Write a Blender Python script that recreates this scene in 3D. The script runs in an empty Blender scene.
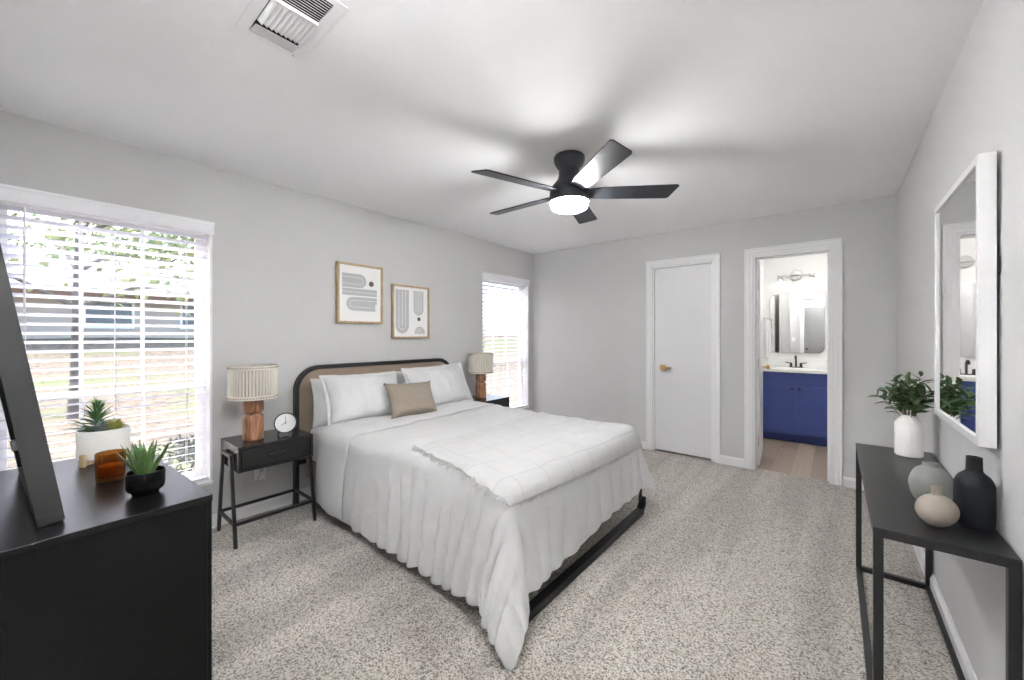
import bpy, bmesh, math, random
import numpy as np
from mathutils import Vector, Matrix, noise
from math import sin, cos, pi, radians, sqrt, atan2

S = bpy.context.scene
COL = S.collection
# ------------------------------------------------------------------ camera, sky, light, exposure
XL, XR, YB, YF, ZC, CAMH = -3.247, 0.392, 4.411, -0.22, 2.44, 1.299
cd = bpy.data.cameras.new('camera'); cam = bpy.data.objects.new('camera', cd); COL.objects.link(cam)
cam.location = (0, 0, CAMH); cam.rotation_euler = (pi/2, 0, 0.6895)
cd.sensor_width = 36.0; cd.lens = 36.0*389.9/1024.0; cd.shift_y = -4.4/1024.0
cd.clip_start = 0.03; cd.clip_end = 300
S.camera = cam
world = bpy.data.worlds.new('sky'); S.world = world; world.use_nodes = True
wn = world.node_tree
sky = wn.nodes.new('ShaderNodeTexSky'); sky.sky_type = 'NISHITA'; sky.sun_disc = False
sky.sun_elevation = radians(42); sky.sun_rotation = radians(-118); sky.air_density = 1.0; sky.dust_density = 2.5
bg = wn.nodes['Background']; bg.inputs['Strength'].default_value = 0.5
wn.links.new(sky.outputs[0], bg.inputs[0])
sl = bpy.data.lights.new('sun', 'SUN'); sl.energy = 3.6; sl.angle = radians(0.6); sl.color = (1, .96, .9)
sun = bpy.data.objects.new('sun', sl); COL.objects.link(sun)
sun.rotation_euler = Vector((.56, .30, -.77)).to_track_quat('-Z', 'Y').to_euler()      # high over the yard, in front of the windows
FAN_GLOW = 52.0
FAN_RIM_GLOW = 260.0
ENTRY_FILL = 265.0  # strength of the added bedroom fill lamp
BATH_FILL = 34.0  # strength of the added bathroom fill lamp
S.view_settings.view_transform = 'Standard'; S.view_settings.look = 'None'
S.view_settings.exposure = 0.85; S.view_settings.gamma = 1.0; S.view_settings.use_curve_mapping = False
S.cycles.use_denoising = True
S.cycles.max_bounces = 14; S.cycles.diffuse_bounces = 8; S.cycles.glossy_bounces = 6; S.cycles.transparent_max_bounces = 24
S.cycles.sample_clamp_indirect = 60.0
random.seed(7)

# ------------------------------------------------------------------ materials
def new_mat(name):
    m = bpy.data.materials.new(name); m.use_nodes = True
    nt = m.node_tree; return m, nt, nt.nodes['Principled BSDF']
def N(nt, t, **kw):
    n = nt.nodes.new(t)
    for k, v in kw.items(): setattr(n, k, v)
    return n
def mat(name, col, rough=.5, metal=0, spec=.5, bump=0, bscale=200, var=0, vscale=6, stretch=None, sheen=0, coat=0):
    m, nt, b = new_mat(name)
    b.inputs['Base Color'].default_value = (*col, 1); b.inputs['Roughness'].default_value = rough
    b.inputs['Metallic'].default_value = metal; b.inputs['Specular IOR Level'].default_value = spec
    b.inputs['Sheen Weight'].default_value = sheen; b.inputs['Coat Weight'].default_value = coat
    tc = N(nt, 'ShaderNodeTexCoord'); src = tc.outputs['Object']
    if stretch:
        mp = N(nt, 'ShaderNodeMapping'); mp.inputs['Scale'].default_value = stretch
        nt.links.new(src, mp.inputs[0]); src = mp.outputs[0]
    if var:
        n = N(nt, 'ShaderNodeTexNoise'); n.inputs['Scale'].default_value = vscale; n.inputs['Detail'].default_value = 5
        r = N(nt, 'ShaderNodeValToRGB')
        r.color_ramp.elements[0].position = .3; r.color_ramp.elements[1].position = .7
        r.color_ramp.elements[0].color = (*[max(0, c*(1-var)) for c in col], 1)
        r.color_ramp.elements[1].color = (*[min(1, c*(1+var)) for c in col], 1)
        nt.links.new(src, n.inputs['Vector']); nt.links.new(n.outputs['Fac'], r.inputs[0]); nt.links.new(r.outputs[0], b.inputs['Base Color'])
    if bump:
        n = N(nt, 'ShaderNodeTexNoise'); n.inputs['Scale'].default_value = bscale; n.inputs['Detail'].default_value = 4
        bp = N(nt, 'ShaderNodeBump'); bp.inputs['Strength'].default_value = bump; bp.inputs['Distance'].default_value = .01
        nt.links.new(src, n.inputs['Vector']); nt.links.new(n.outputs['Fac'], bp.inputs['Height']); nt.links.new(bp.outputs[0], b.inputs['Normal'])
    return m
def emit_mat(name, col, strength):
    m, nt, b = new_mat(name)
    b.inputs['Base Color'].default_value = (*col, 1)
    b.inputs['Emission Color'].default_value = (*col, 1); b.inputs['Emission Strength'].default_value = strength
    return m
def wood_mat(name, c1, c2, rough=.45, scale=(1, 1, 1), wscale=8, axis='Z'):
    m, nt, b = new_mat(name)
    tc = N(nt, 'ShaderNodeTexCoord'); mp = N(nt, 'ShaderNodeMapping'); mp.inputs['Scale'].default_value = scale
    n = N(nt, 'ShaderNodeTexNoise'); n.inputs['Scale'].default_value = wscale; n.inputs['Detail'].default_value = 8; n.inputs['Distortion'].default_value = 1.2
    r = N(nt, 'ShaderNodeValToRGB'); r.color_ramp.elements[0].position = .35; r.color_ramp.elements[1].position = .68
    r.color_ramp.elements[0].color = (*c1, 1); r.color_ramp.elements[1].color = (*c2, 1)
    nt.links.new(tc.outputs['Object'], mp.inputs[0]); nt.links.new(mp.outputs[0], n.inputs['Vector'])
    nt.links.new(n.outputs['Fac'], r.inputs[0]); nt.links.new(r.outputs[0], b.inputs['Base Color'])
    b.inputs['Roughness'].default_value = rough
    return m
def schlick(nt, f0):
    g = N(nt, 'ShaderNodeNewGeometry'); d = N(nt, 'ShaderNodeVectorMath', operation='DOT_PRODUCT')
    nt.links.new(g.outputs['Incoming'], d.inputs[0]); nt.links.new(g.outputs['Normal'], d.inputs[1])
    a = N(nt, 'ShaderNodeMath', operation='ABSOLUTE'); s = N(nt, 'ShaderNodeMath', operation='SUBTRACT'); s.inputs[0].default_value = 1
    p = N(nt, 'ShaderNodeMath', operation='POWER'); p.inputs[1].default_value = 5; m = N(nt, 'ShaderNodeMath', operation='MULTIPLY_ADD'); m.inputs[1].default_value = 1-f0; m.inputs[2].default_value = f0
    nt.links.new(d.outputs['Value'], a.inputs[0]); nt.links.new(a.outputs[0], s.inputs[1]); nt.links.new(s.outputs[0], p.inputs[0]); nt.links.new(p.outputs[0], m.inputs[0])
    return m
def glass_mat(name, tint=(1, 1, 1), refl=.08):
    m, nt, b = new_mat(name); nt.nodes.remove(b)
    out = nt.nodes['Material Output']
    t = N(nt, 'ShaderNodeBsdfTransparent'); t.inputs[0].default_value = (*tint, 1)
    g = N(nt, 'ShaderNodeBsdfGlossy'); g.inputs['Roughness'].default_value = .02
    f = schlick(nt, .04)
    mx = N(nt, 'ShaderNodeMixShader')
    nt.links.new(f.outputs[0], mx.inputs[0]); nt.links.new(t.outputs[0], mx.inputs[1]); nt.links.new(g.outputs[0], mx.inputs[2])
    nt.links.new(mx.outputs[0], out.inputs[0]); return m
def carpet_mat():
    m, nt, b = new_mat('carpet')
    tc = N(nt, 'ShaderNodeTexCoord')
    n1 = N(nt, 'ShaderNodeTexVoronoi'); n1.inputs['Scale'].default_value = 180
    sp = N(nt, 'ShaderNodeSeparateColor'); nt.links.new(n1.outputs['Color'], sp.inputs[0])
    r1 = N(nt, 'ShaderNodeValToRGB'); e = r1.color_ramp.elements
    e[0].position = .04; e[0].color = (.14, .125, .11, 1); e[1].position = .85; e[1].color = (.63, .585, .53, 1)
    x = e.new(.22); x.color = (.29, .262, .23, 1); x = e.new(.42); x.color = (.455, .415, .37, 1)
    mp = N(nt, 'ShaderNodeMapping'); mp.inputs['Rotation'].default_value = (0, 0, radians(8)); mp.inputs['Scale'].default_value = (2.4, .22, 1)
    n2 = N(nt, 'ShaderNodeTexNoise'); n2.inputs['Scale'].default_value = 1.6; n2.inputs['Detail'].default_value = 2
    r2 = N(nt, 'ShaderNodeValToRGB'); r2.color_ramp.elements[0].position = .44; r2.color_ramp.elements[1].position = .56
    r2.color_ramp.elements[0].color = (.86, .86, .86, 1); r2.color_ramp.elements[1].color = (1.08, 1.08, 1.08, 1)
    mx = N(nt, 'ShaderNodeMix', data_type='RGBA', blend_type='MULTIPLY'); mx.inputs[0].default_value = 1
    nt.links.new(tc.outputs['Object'], n1.inputs['Vector']); nt.links.new(sp.outputs[0], r1.inputs[0])
    nt.links.new(tc.outputs['Object'], mp.inputs[0]); nt.links.new(mp.outputs[0], n2.inputs['Vector']); nt.links.new(n2.outputs['Fac'], r2.inputs[0])
    nt.links.new(r1.outputs[0], mx.inputs[6]); nt.links.new(r2.outputs[0], mx.inputs[7]); nt.links.new(mx.outputs[2], b.inputs['Base Color'])
    bp = N(nt, 'ShaderNodeBump'); bp.inputs['Strength'].default_value = .6; bp.inputs['Distance'].default_value = .012
    nt.links.new(n1.outputs['Distance'], bp.inputs['Height']); nt.links.new(bp.outputs[0], b.inputs['Normal']); bp.invert = True
    b.inputs['Roughness'].default_value = .95; b.inputs['Specular IOR Level'].default_value = .1; b.inputs['Sheen Weight'].default_value = .2
    return m
def plank_mat():
    m, nt, b = new_mat('oak_planks')
    tc = N(nt, 'ShaderNodeTexCoord')
    mp = N(nt, 'ShaderNodeMapping'); mp.inputs['Rotation'].default_value = (0, 0, pi/2)
    br = N(nt, 'ShaderNodeTexBrick'); br.inputs['Scale'].default_value = 1
    br.inputs['Brick Width'].default_value = 1.1; br.inputs['Row Height'].default_value = .16; br.inputs['Mortar Size'].default_value = .0015
    br.inputs['Color1'].default_value = (.50, .41, .32, 1); br.inputs['Color2'].default_value = (.33, .26, .20, 1); br.inputs['Mortar'].default_value = (.2, .14, .1, 1)
    mp2 = N(nt, 'ShaderNodeMapping'); mp2.inputs['Scale'].default_value = (14, 1.5, 1)
    n = N(nt, 'ShaderNodeTexNoise'); n.inputs['Scale'].default_value = 3; n.inputs['Detail'].default_value = 6
    r = N(nt, 'ShaderNodeValToRGB'); r.color_ramp.elements[0].color = (.75, .75, .75, 1); r.color_ramp.elements[1].color = (1.15, 1.15, 1.15, 1)
    mx = N(nt, 'ShaderNodeMix', data_type='RGBA', blend_type='MULTIPLY'); mx.inputs[0].default_value = 1
    nt.links.new(tc.outputs['Object'], mp.inputs[0]); nt.links.new(mp.outputs[0], br.inputs['Vector'])
    nt.links.new(tc.outputs['Object'], mp2.inputs[0]); nt.links.new(mp2.outputs[0], n.inputs['Vector']); nt.links.new(n.outputs['Fac'], r.inputs[0])
    nt.links.new(br.outputs['Color'], mx.inputs[6]); nt.links.new(r.outputs[0], mx.inputs[7]); nt.links.new(mx.outputs[2], b.inputs['Base Color'])
    b.inputs['Roughness'].default_value = .35
    return m
def throw_mat():
    m, nt, b = new_mat('throw_linen')
    uv = N(nt, 'ShaderNodeUVMap'); sep = N(nt, 'ShaderNodeSeparateXYZ'); nt.links.new(uv.outputs[0], sep.inputs[0])
    hs = []
    for ax, n in ((0, 4.0), (1, 7.0)):
        a = N(nt, 'ShaderNodeMath', operation='MULTIPLY'); a.inputs[1].default_value = n
        f = N(nt, 'ShaderNodeMath', operation='FRACT'); s = N(nt, 'ShaderNodeMath', operation='SUBTRACT'); s.inputs[1].default_value = .5
        ab = N(nt, 'ShaderNodeMath', operation='ABSOLUTE'); l = N(nt, 'ShaderNodeMath', operation='LESS_THAN'); l.inputs[1].default_value = .018
        nt.links.new(sep.outputs[ax], a.inputs[0]); nt.links.new(a.outputs[0], f.inputs[0]); nt.links.new(f.outputs[0], s.inputs[0])
        nt.links.new(s.outputs[0], ab.inputs[0]); nt.links.new(ab.outputs[0], l.inputs[0]); hs.append(l)
    mxm = N(nt, 'ShaderNodeMath', operation='MAXIMUM'); nt.links.new(hs[0].outputs[0], mxm.inputs[0]); nt.links.new(hs[1].outputs[0], mxm.inputs[1])
    tc = N(nt, 'ShaderNodeTexCoord'); nz = N(nt, 'ShaderNodeTexNoise'); nz.inputs['Scale'].default_value = 160; nz.inputs['Detail'].default_value = 4
    nt.links.new(tc.outputs['Object'], nz.inputs['Vector'])
    sc = N(nt, 'ShaderNodeMath', operation='MULTIPLY_ADD'); sc.inputs[1].default_value = -1.2
    nt.links.new(mxm.outputs[0], sc.inputs[0]); nt.links.new(nz.outputs['Fac'], sc.inputs[2])
    bp = N(nt, 'ShaderNodeBump'); bp.inputs['Strength'].default_value = .5; bp.inputs['Distance'].default_value = .006
    nt.links.new(sc.outputs[0], bp.inputs['Height']); nt.links.new(bp.outputs[0], b.inputs['Normal'])
    mix = N(nt, 'ShaderNodeMix', data_type='RGBA'); mix.inputs[6].default_value = (.54, .54, .537, 1); mix.inputs[7].default_value = (.47, .47, .465, 1)
    nt.links.new(mxm.outputs[0], mix.inputs[0]); nt.links.new(mix.outputs[2], b.inputs['Base Color'])
    b.inputs['Roughness'].default_value = .9; b.inputs['Specular IOR Level'].default_value = .2
    return m
def leaf_mat(name, c1, c2, vscale=20, rough=.5):
    return mat(name, tuple((a+b)/2 for a, b in zip(c1, c2)), rough=rough, var=.45, vscale=vscale)
def yard_mat():
    m, nt, b = new_mat('dry_lawn')
    tc = N(nt, 'ShaderNodeTexCoord')
    n = N(nt, 'ShaderNodeTexNoise'); n.inputs['Scale'].default_value = 7; n.inputs['Detail'].default_value = 8; n.inputs['Roughness'].default_value = .75
    r = N(nt, 'ShaderNodeValToRGB'); e = r.color_ramp.elements
    e[0].position = .36; e[0].color = (.07, .048, .026, 1); e[1].position = .6; e[1].color = (.25, .20, .145, 1)
    x = e.new(.46); x.color = (.19, .145, .10, 1)
    n2 = N(nt, 'ShaderNodeTexNoise'); n2.inputs['Scale'].default_value = .35; n2.inputs['Detail'].default_value = 3
    r2 = N(nt, 'ShaderNodeValToRGB'); r2.color_ramp.elements[0].position = .5; r2.color_ramp.elements[1].position = .6
    mx = N(nt, 'ShaderNodeMix', data_type='RGBA'); mx.inputs[7].default_value = (.16, .175, .08, 1)
    nt.links.new(tc.outputs['Object'], n.inputs['Vector']); nt.links.new(n.outputs['Fac'], r.inputs[0]); nt.links.new(r.outputs[0], mx.inputs[6])
    nt.links.new(tc.outputs['Object'], n2.inputs['Vector']); nt.links.new(n2.outputs['Fac'], r2.inputs[0]); nt.links.new(r2.outputs[0], mx.inputs[0])
    nt.links.new(mx.outputs[2], b.inputs['Base Color']); b.inputs['Roughness'].default_value = .95
    return m

M = {}
M['wall'] = mat('wall_paint', (.59, .588, .583), .7, spec=.3, bump=.12, bscale=90)
M['ceil'] = mat('ceiling_paint', (.90, .90, .90), .8, spec=.2, bump=.08, bscale=120)
M['trim'] = mat('trim_paint', (.84, .84, .84), .35)
M['doorw'] = mat('door_paint', (.76, .76, .77), .4)
M['carpet'] = carpet_mat(); M['plank'] = plank_mat()
M['bathwall'] = mat('bathroom_paint', (.85, .85, .84), .6)
M['blind'] = mat('blind_vinyl', (.88, .88, .90), .4)
def blind_mat():
    m, nt, b = new_mat('blind_slat'); out = nt.nodes['Material Output']
    b.inputs['Base Color'].default_value = (.88, .88, .90, 1); b.inputs['Roughness'].default_value = .4
    t = N(nt, 'ShaderNodeBsdfTranslucent'); t.inputs[0].default_value = (.88, .88, .93, 1)
    mx = N(nt, 'ShaderNodeMixShader'); mx.inputs[0].default_value = .58
    nt.links.new(b.outputs[0], mx.inputs[1]); nt.links.new(t.outputs[0], mx.inputs[2]); nt.links.new(mx.outputs[0], out.inputs[0]); return m
M['slat'] = blind_mat()
M['glass'] = glass_mat('window_glass')
M['black'] = mat('black_satin', (.006, .006, .0065), .26, spec=.4)
M['blackside'] = mat('black_panel', (.005, .005, .005), .5, spec=.22)
M['blackframe'] = mat('black_frame', (.022, .022, .022), .5, spec=.6)
M['consoletop'] = mat('console_black', (.010, .010, .0105), .34, spec=.55)
M['mirrorframe'] = mat('mirror_frame_white', (.70, .70, .70), .45)
M['blackmetal'] = mat('black_powder_coat', (.012, .012, .013), .42)
M['blackwood'] = mat('black_stained_wood', (.014, .0135, .014), .18, spec=.6, var=.35, vscale=12, stretch=(1, 20, 20))
M['fanblack'] = mat('fan_black', (.018, .020, .024), .42)
M['glow'] = emit_mat('fan_light_glow', (.985, .99, 1), FAN_GLOW); M['rimglow'] = emit_mat('fan_light_rim_glow', (.985, .99, 1), FAN_RIM_GLOW)
M['duvet'] = mat('duvet_cotton', (.56, .56, .557), .85, spec=.2, bump=.6, bscale=22, sheen=.15)
M['cotton'] = mat('white_cotton', (.62, .62, .625), .85, spec=.2, bump=.6, bscale=20, sheen=.15)
M['sheet'] = mat('fitted_sheet', (.72, .72, .735), .85, spec=.2, bump=.2, bscale=20)
M['throw'] = throw_mat()
M['fringe'] = mat('throw_fringe', (.56, .56, .55), .9)
M['taupe'] = mat('taupe_upholstery', (.30, .235, .18), .85, spec=.2, bump=.3, bscale=400)
M['beige'] = mat('beige_linen', (.31, .262, .215), .9, spec=.15, bump=.5, bscale=300, var=.08, vscale=80)
M['lampwood'] = wood_mat('lamp_wood', (.20, .085, .04), (.44, .23, .125), .4, (6, 6, 1.2), 6)
M['shade'] = mat('shade_linen', (.50, .47, .42), .9, bump=.3, bscale=250)
M['reed'] = mat('shade_reed', (.74, .70, .62), .8)
M['brass'] = mat('satin_brass', (.72, .50, .23), .3, metal=1)
M['nickel'] = mat('brushed_nickel', (.55, .55, .55), .3, metal=1)
M['framewood'] = wood_mat('frame_oak', (.40, .28, .15), (.60, .45, .28), .5, (8, 8, 1), 10)
M['mat'] = mat('print_paper', (.85, .85, .84), .8)
M['pgrey'] = mat('print_grey', (.47, .485, .49), .8, var=.1, vscale=120)
M['pdark'] = mat('print_dark', (.10, .10, .11), .8)
M['white'] = mat('white_plastic', (.85, .85, .85), .4)
M['ventshade'] = mat('damper_shade', (.66, .66, .65), .6)  # flap colour greyed for facing away from the light
M['mirror'] = mat('mirror_silver', (.92, .92, .92), .015, metal=1)
M['ceramw'] = mat('white_ceramic', (.80, .79, .77), .55)
M['ceramg'] = mat('grey_stoneware', (.21, .212, .207), .7, bump=.1, bscale=150)
M['cerambe'] = mat('beige_stoneware', (.31, .265, .228), .7, bump=.1, bscale=150)
M['ceramk'] = mat('charcoal_stoneware', (.008, .0095, .0125), .6, spec=.3, bump=.1, bscale=150)
M['leaf'] = leaf_mat('laurel_leaf', (.035, .08, .028), (.10, .19, .07), 25, .4)
M['stem'] = mat('stem_brown', (.16, .09, .05), .7)
M['aloe'] = leaf_mat('aloe_leaf', (.05, .12, .03), (.14, .24, .08), 12, .4)
M['aloetip'] = mat('aloe_tip', (.16, .12, .09), .5)
M['succ'] = leaf_mat('succulent_green', (.05, .15, .04), (.16, .32, .11), 18)
M['succgrey'] = leaf_mat('succulent_grey', (.11, .15, .13), (.26, .31, .28), 18)
M['succyel'] = leaf_mat('succulent_yellow', (.22, .22, .05), (.42, .38, .10), 18)
M['soil'] = mat('soil', (.06, .05, .04), .95, bump=.6, bscale=120)
M['amber'] = None
M['blue'] = mat('cobalt_cabinet_paint', (.050, .082, .30), .4)
M['bluedark'] = mat('cobalt_toe_kick', (.035, .055, .23), .5)
M['counter'] = mat('white_quartz', (.86, .86, .85), .25)
M['towel'] = mat('white_towel', (.86, .86, .86), .95, bump=.6, bscale=250)
M['yard'] = yard_mat(); M['shrub'] = leaf_mat('shrub_leaf', (.05, .07, .06), (.12, .14, .12), 6)
M['bark'] = mat('bark', (.17, .145, .125), .95, bump=.8, bscale=30, var=.3, vscale=10)
M['fol1'] = leaf_mat('foliage_olive', (.24, .28, .08), (.45, .47, .22), 1.5)
M['fol2'] = leaf_mat('foliage_dark', (.18, .24, .08), (.36, .42, .18), 1.5)
M['brick'] = mat('house_siding', (.50, .43, .37), .8)
M['roof'] = mat('pale_shingles', (.25, .25, .245), .9, var=.15, vscale=6)
M['fascia'] = mat('brown_fascia', (.22, .125, .08), .7)
M['hglass'] = mat('house_glass', (.10, .14, .17), .1)
M['dark'] = mat('duct_shade_black', (.006, .006, .006), .9)
M['cord'] = mat('cord_white', (.55, .55, .54), .6)
def amber_mat():
    m, nt, b = new_mat('amber_glass'); nt.nodes.remove(b); out = nt.nodes['Material Output']
    t = N(nt, 'ShaderNodeBsdfTransparent'); t.inputs[0].default_value = (.74, .48, .20, 1)
    g = N(nt, 'ShaderNodeBsdfGlossy'); g.inputs['Roughness'].default_value = .05
    f = schlick(nt, .05)
    d = N(nt, 'ShaderNodeBsdfTranslucent'); d.inputs[0].default_value = (.36, .18, .055, 1)
    m1 = N(nt, 'ShaderNodeMixShader'); m1.inputs[0].default_value = .25
    mx = N(nt, 'ShaderNodeMixShader')
    nt.links.new(t.outputs[0], m1.inputs[1]); nt.links.new(d.outputs[0], m1.inputs[2])
    nt.links.new(f.outputs[0], mx.inputs[0]); nt.links.new(m1.outputs[0], mx.inputs[1]); nt.links.new(g.outputs[0], mx.inputs[2])
    nt.links.new(mx.outputs[0], out.inputs[0]); return m
M['amber'] = amber_mat()

# ------------------------------------------------------------------ mesh helpers
class MB:
    def __init__(s): s.v = []; s.f = []; s.mi = []; s.uv = None
    def add(s, vs, fs, mi=0, T=None):
        o = len(s.v)
        for p in vs:
            p = Vector(p); s.v.append(tuple(T @ p) if T is not None else tuple(p))
        for f in fs: s.f.append(tuple(i+o for i in f)); s.mi.append(mi)
        return s
    def box(s, x0, x1, y0, y1, z0, z1, mi=0, T=None):
        vs = [(x, y, z) for z in (z0, z1) for y in (y0, y1) for x in (x0, x1)]
        return s.add(vs, [(0, 2, 3, 1), (4, 5, 7, 6), (0, 1, 5, 4), (2, 6, 7, 3), (0, 4, 6, 2), (1, 3, 7, 5)], mi, T)
    def lathe(s, prof, c=(0, 0, 0), n=40, mi=0, T=None, sx=1, sy=1):
        vs = []; fs = []
        for r, z in prof:
            for k in range(n):
                a = 2*pi*k/n; vs.append((c[0]+r*cos(a)*sx, c[1]+r*sin(a)*sy, c[2]+z))
        for i in range(len(prof)-1):
            for k in range(n):
                k2 = (k+1) % n; fs.append((i*n+k, i*n+k2, (i+1)*n+k2, (i+1)*n+k))
        if prof[0][0] > 1e-6: fs.append(tuple(range(n))[::-1])
        if prof[-1][0] > 1e-6: fs.append(tuple((len(prof)-1)*n+k for k in range(n)))
        return s.add(vs, fs, mi, T)
    def tube(s, pts, r, n=8, mi=0, closed=False, T=None, square=False):
        pts = [Vector(p) for p in pts]; m = len(pts); rs = r if isinstance(r, (list, tuple)) else [r]*m
        vs = []; fs = []; ref = None
        for i, p in enumerate(pts):
            a = pts[(i-1) % m] if (i > 0 or closed) else p; b = pts[(i+1) % m] if (i < m-1 or closed) else p
            d = (b-a).normalized()
            if ref is None: ref = Vector((0, 0, 1)) if abs(d.z) < .9 else Vector((1, 0, 0))
            u = (ref - d*ref.dot(d)).normalized(); w = d.cross(u); ref = u
            for k in range(n):
                t = 2*pi*(k+(.5 if square else 0))/n; vs.append(p + (u*cos(t)+w*sin(t))*rs[i])
        for i in range(m if closed else m-1):
            for k in range(n):
                k2 = (k+1) % n; j = (i+1) % m; fs.append((i*n+k, i*n+k2, j*n+k2, j*n+k))
        if not closed: fs.append(tuple(range(n))[::-1]); fs.append(tuple((m-1)*n+k for k in range(n)))
        return s.add(vs, fs, mi, T)
    def bar(s, a, b, w, t=None, mi=0):                       # square-section bar between two points, w across, t the other way
        t = t or w; a = Vector(a); b = Vector(b); d = (b-a).normalized()
        ref = Vector((0, 1, 0)) if abs(d.y) < .8 else Vector((1, 0, 0))
        u = (ref-d*ref.dot(d)).normalized(); v = d.cross(u)
        vs = [p+u*i*t/2+v*j*w/2 for p in (a, b) for i, j in ((-1, -1), (1, -1), (1, 1), (-1, 1))]
        return s.add(vs, [(0, 3, 2, 1), (4, 5, 6, 7), (0, 1, 5, 4), (1, 2, 6, 5), (2, 3, 7, 6), (3, 0, 4, 7)], mi)
    def prism(s, out, h0, h1, mi=0, T=None):                 # outline in xy, extruded along z
        n = len(out); vs = [(x, y, h0) for x, y in out]+[(x, y, h1) for x, y in out]
        fs = [tuple(range(n))[::-1], tuple(range(n, 2*n))]+[(k, (k+1) % n, n+(k+1) % n, n+k) for k in range(n)]
        return s.add(vs, fs, mi, T)
    def ring(s, outo, outi, h0, h1, mi=0, T=None):           # a frame between two outlines of equal count
        n = len(outo); vs = [(x, y, h) for h in (h0, h1) for o in (outo, outi) for x, y in o]; fs = []
        for k in range(n):
            j = (k+1) % n
            fs += [(k, n+k, n+j, j), (2*n+k, 2*n+j, 3*n+j, 3*n+k), (k, j, 2*n+j, 2*n+k), (n+k, 3*n+k, 3*n+j, n+j)]
        return s.add(vs, fs, mi, T)
    def sphere(s, c, r, n=16, mi=0, sz=1):
        return s.lathe([(r*sin(pi*i/n), -r*sz*cos(pi*i/n)) for i in range(n+1)], c, n*2, mi)
    def grid(s, P, mi=0, closed=False):                      # P[i][j] points
        a, b = len(P), len(P[0]); vs = [p for row in P for p in row]
        fs = [(i*b+j, (i+1)*b+j, (i+1)*b+(j+1) % b, i*b+(j+1) % b) for i in range(a-1) for j in range(b if closed else b-1)]
        return s.add(vs, fs, mi)
def rrect(w, h, r, n=8, cx=0, cy=0, corners=(1, 1, 1, 1)):
    out = []
    for k, (sx, sy) in enumerate(((1, 1), (-1, 1), (-1, -1), (1, -1))):
        rr = r if corners[k] else .0005
        for i in range(n+1):
            a = pi/2*k+pi/2*i/n; out.append((cx+sx*(w/2-rr)+rr*cos(a), cy+sy*(h/2-rr)+rr*sin(a)))
    return out
def obj(name, mb, mats, parent=None, bevel=0, sharp=38, loc=None, smooth=True, weld=False):
    me = bpy.data.meshes.new(name); me.from_pydata(mb.v, [], mb.f); me.validate()
    mats = mats if isinstance(mats, (list, tuple)) else [mats]
    for m in mats: me.materials.append(M[m] if isinstance(m, str) else m)
    if len(me.polygons) == len(mb.mi):
        for p, k in zip(me.polygons, mb.mi): p.material_index = k
    bm = bmesh.new(); bm.from_mesh(me)
    if weld: bmesh.ops.remove_doubles(bm, verts=bm.verts, dist=1e-5)
    bmesh.ops.recalc_face_normals(bm, faces=bm.faces); bm.to_mesh(me); bm.free()
    if smooth:
        for p in me.polygons: p.use_smooth = True
        me.set_sharp_from_angle(angle=radians(sharp))
    o = bpy.data.objects.new(name, me); COL.objects.link(o)
    if parent: o.parent = parent
    if loc: o.location = loc
    if bevel:
        b = o.modifiers.new('bevel', 'BEVEL'); b.width = bevel; b.segments = 2; b.limit_method = 'ANGLE'; b.angle_limit = radians(40); b.harden_normals = True
    return o
def tag(o, label, cat, group=None, kind=None):
    o['label'] = label; o['category'] = cat
    if group: o['group'] = group
    if kind: o['kind'] = kind
    return o
def thing(name, label, cat, loc=(0, 0, 0), rz=0, group=None):
    o = bpy.data.objects.new(name, None); o.empty_display_size = .1; COL.objects.link(o)
    o.location = loc; o.rotation_euler = (0, 0, rz); return tag(o, label, cat, group)
def struct(name, mb, mats, parent=None, bevel=0, label=None, **k):
    o = obj(name, mb, mats, parent, bevel, **k)
    if not parent: o['kind'] = 'structure'
    if label: o['label'] = label
    return o
def sroot(name, label=None):
    o = bpy.data.objects.new(name, None); COL.objects.link(o); o['kind'] = 'structure'
    if label: o['label'] = label
    return o
def copy_tree(o, loc, label, parent=None):
    c = o.copy(); COL.objects.link(c)
    if parent: c.parent = parent
    else: c.location = loc; c['label'] = label
    for ch in list(o.children): copy_tree(ch, None, None, c)
    return c
def part_label(o, t): o['label'] = t; return o

# ------------------------------------------------------------------ the room
WT = .14
WIN = [(-.175, .747), (3.378, 4.300)]; WZ0, WZ1 = .30, 2.035
def wall_with_holes(name, plane, x0, x1, y0, y1, holes, m, zt=ZC, z0=0.0, label=None):
    """plane 'x': thickness x0..x1, runs along y; plane 'y': thickness y0..y1, runs along x. holes: (a0,a1,z0,z1)"""
    mb = MB(); a0, a1 = (y0, y1) if plane == 'x' else (x0, x1); cur = a0
    def put(p, q, za, zb):
        if q-p < 1e-4 or zb-za < 1e-4: return
        if plane == 'x': mb.box(x0, x1, p, q, za, zb)
        else: mb.box(p, q, y0, y1, za, zb)
    for h0, h1, za, zb in sorted(holes):
        put(cur, h0, z0, zt); put(h0, h1, z0, za); put(h0, h1, zb, zt); cur = h1
    put(cur, a1, z0, zt)
    return struct(name, mb, m, smooth=False, label=label)
CL0, CL1, CLZ = -1.578, -.956, 2.072          # closet door opening
BD0, BD1, BDZ = -.603, -.012, 2.072           # bathroom door opening
wall_with_holes('wall_left', 'x', XL-WT, XL, YF-WT, YB+.12, [(a, b, WZ0, WZ1) for a, b in WIN], 'wall', label='light grey wall with two windows behind the bed')
wall_with_holes('wall_back', 'y', XL, XR, YB, YB+.12, [(CL0, CL1, 0, CLZ), (BD0, BD1, 0, BDZ)], 'wall', label='light grey wall with closet door and bathroom doorway')
struct('wall_right', MB().box(XR, XR+.12, YF-WT, 6.5, 0, ZC), 'wall', smooth=False, label='light grey wall behind console table')
FD0, FD1 = -.62, .12
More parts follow.
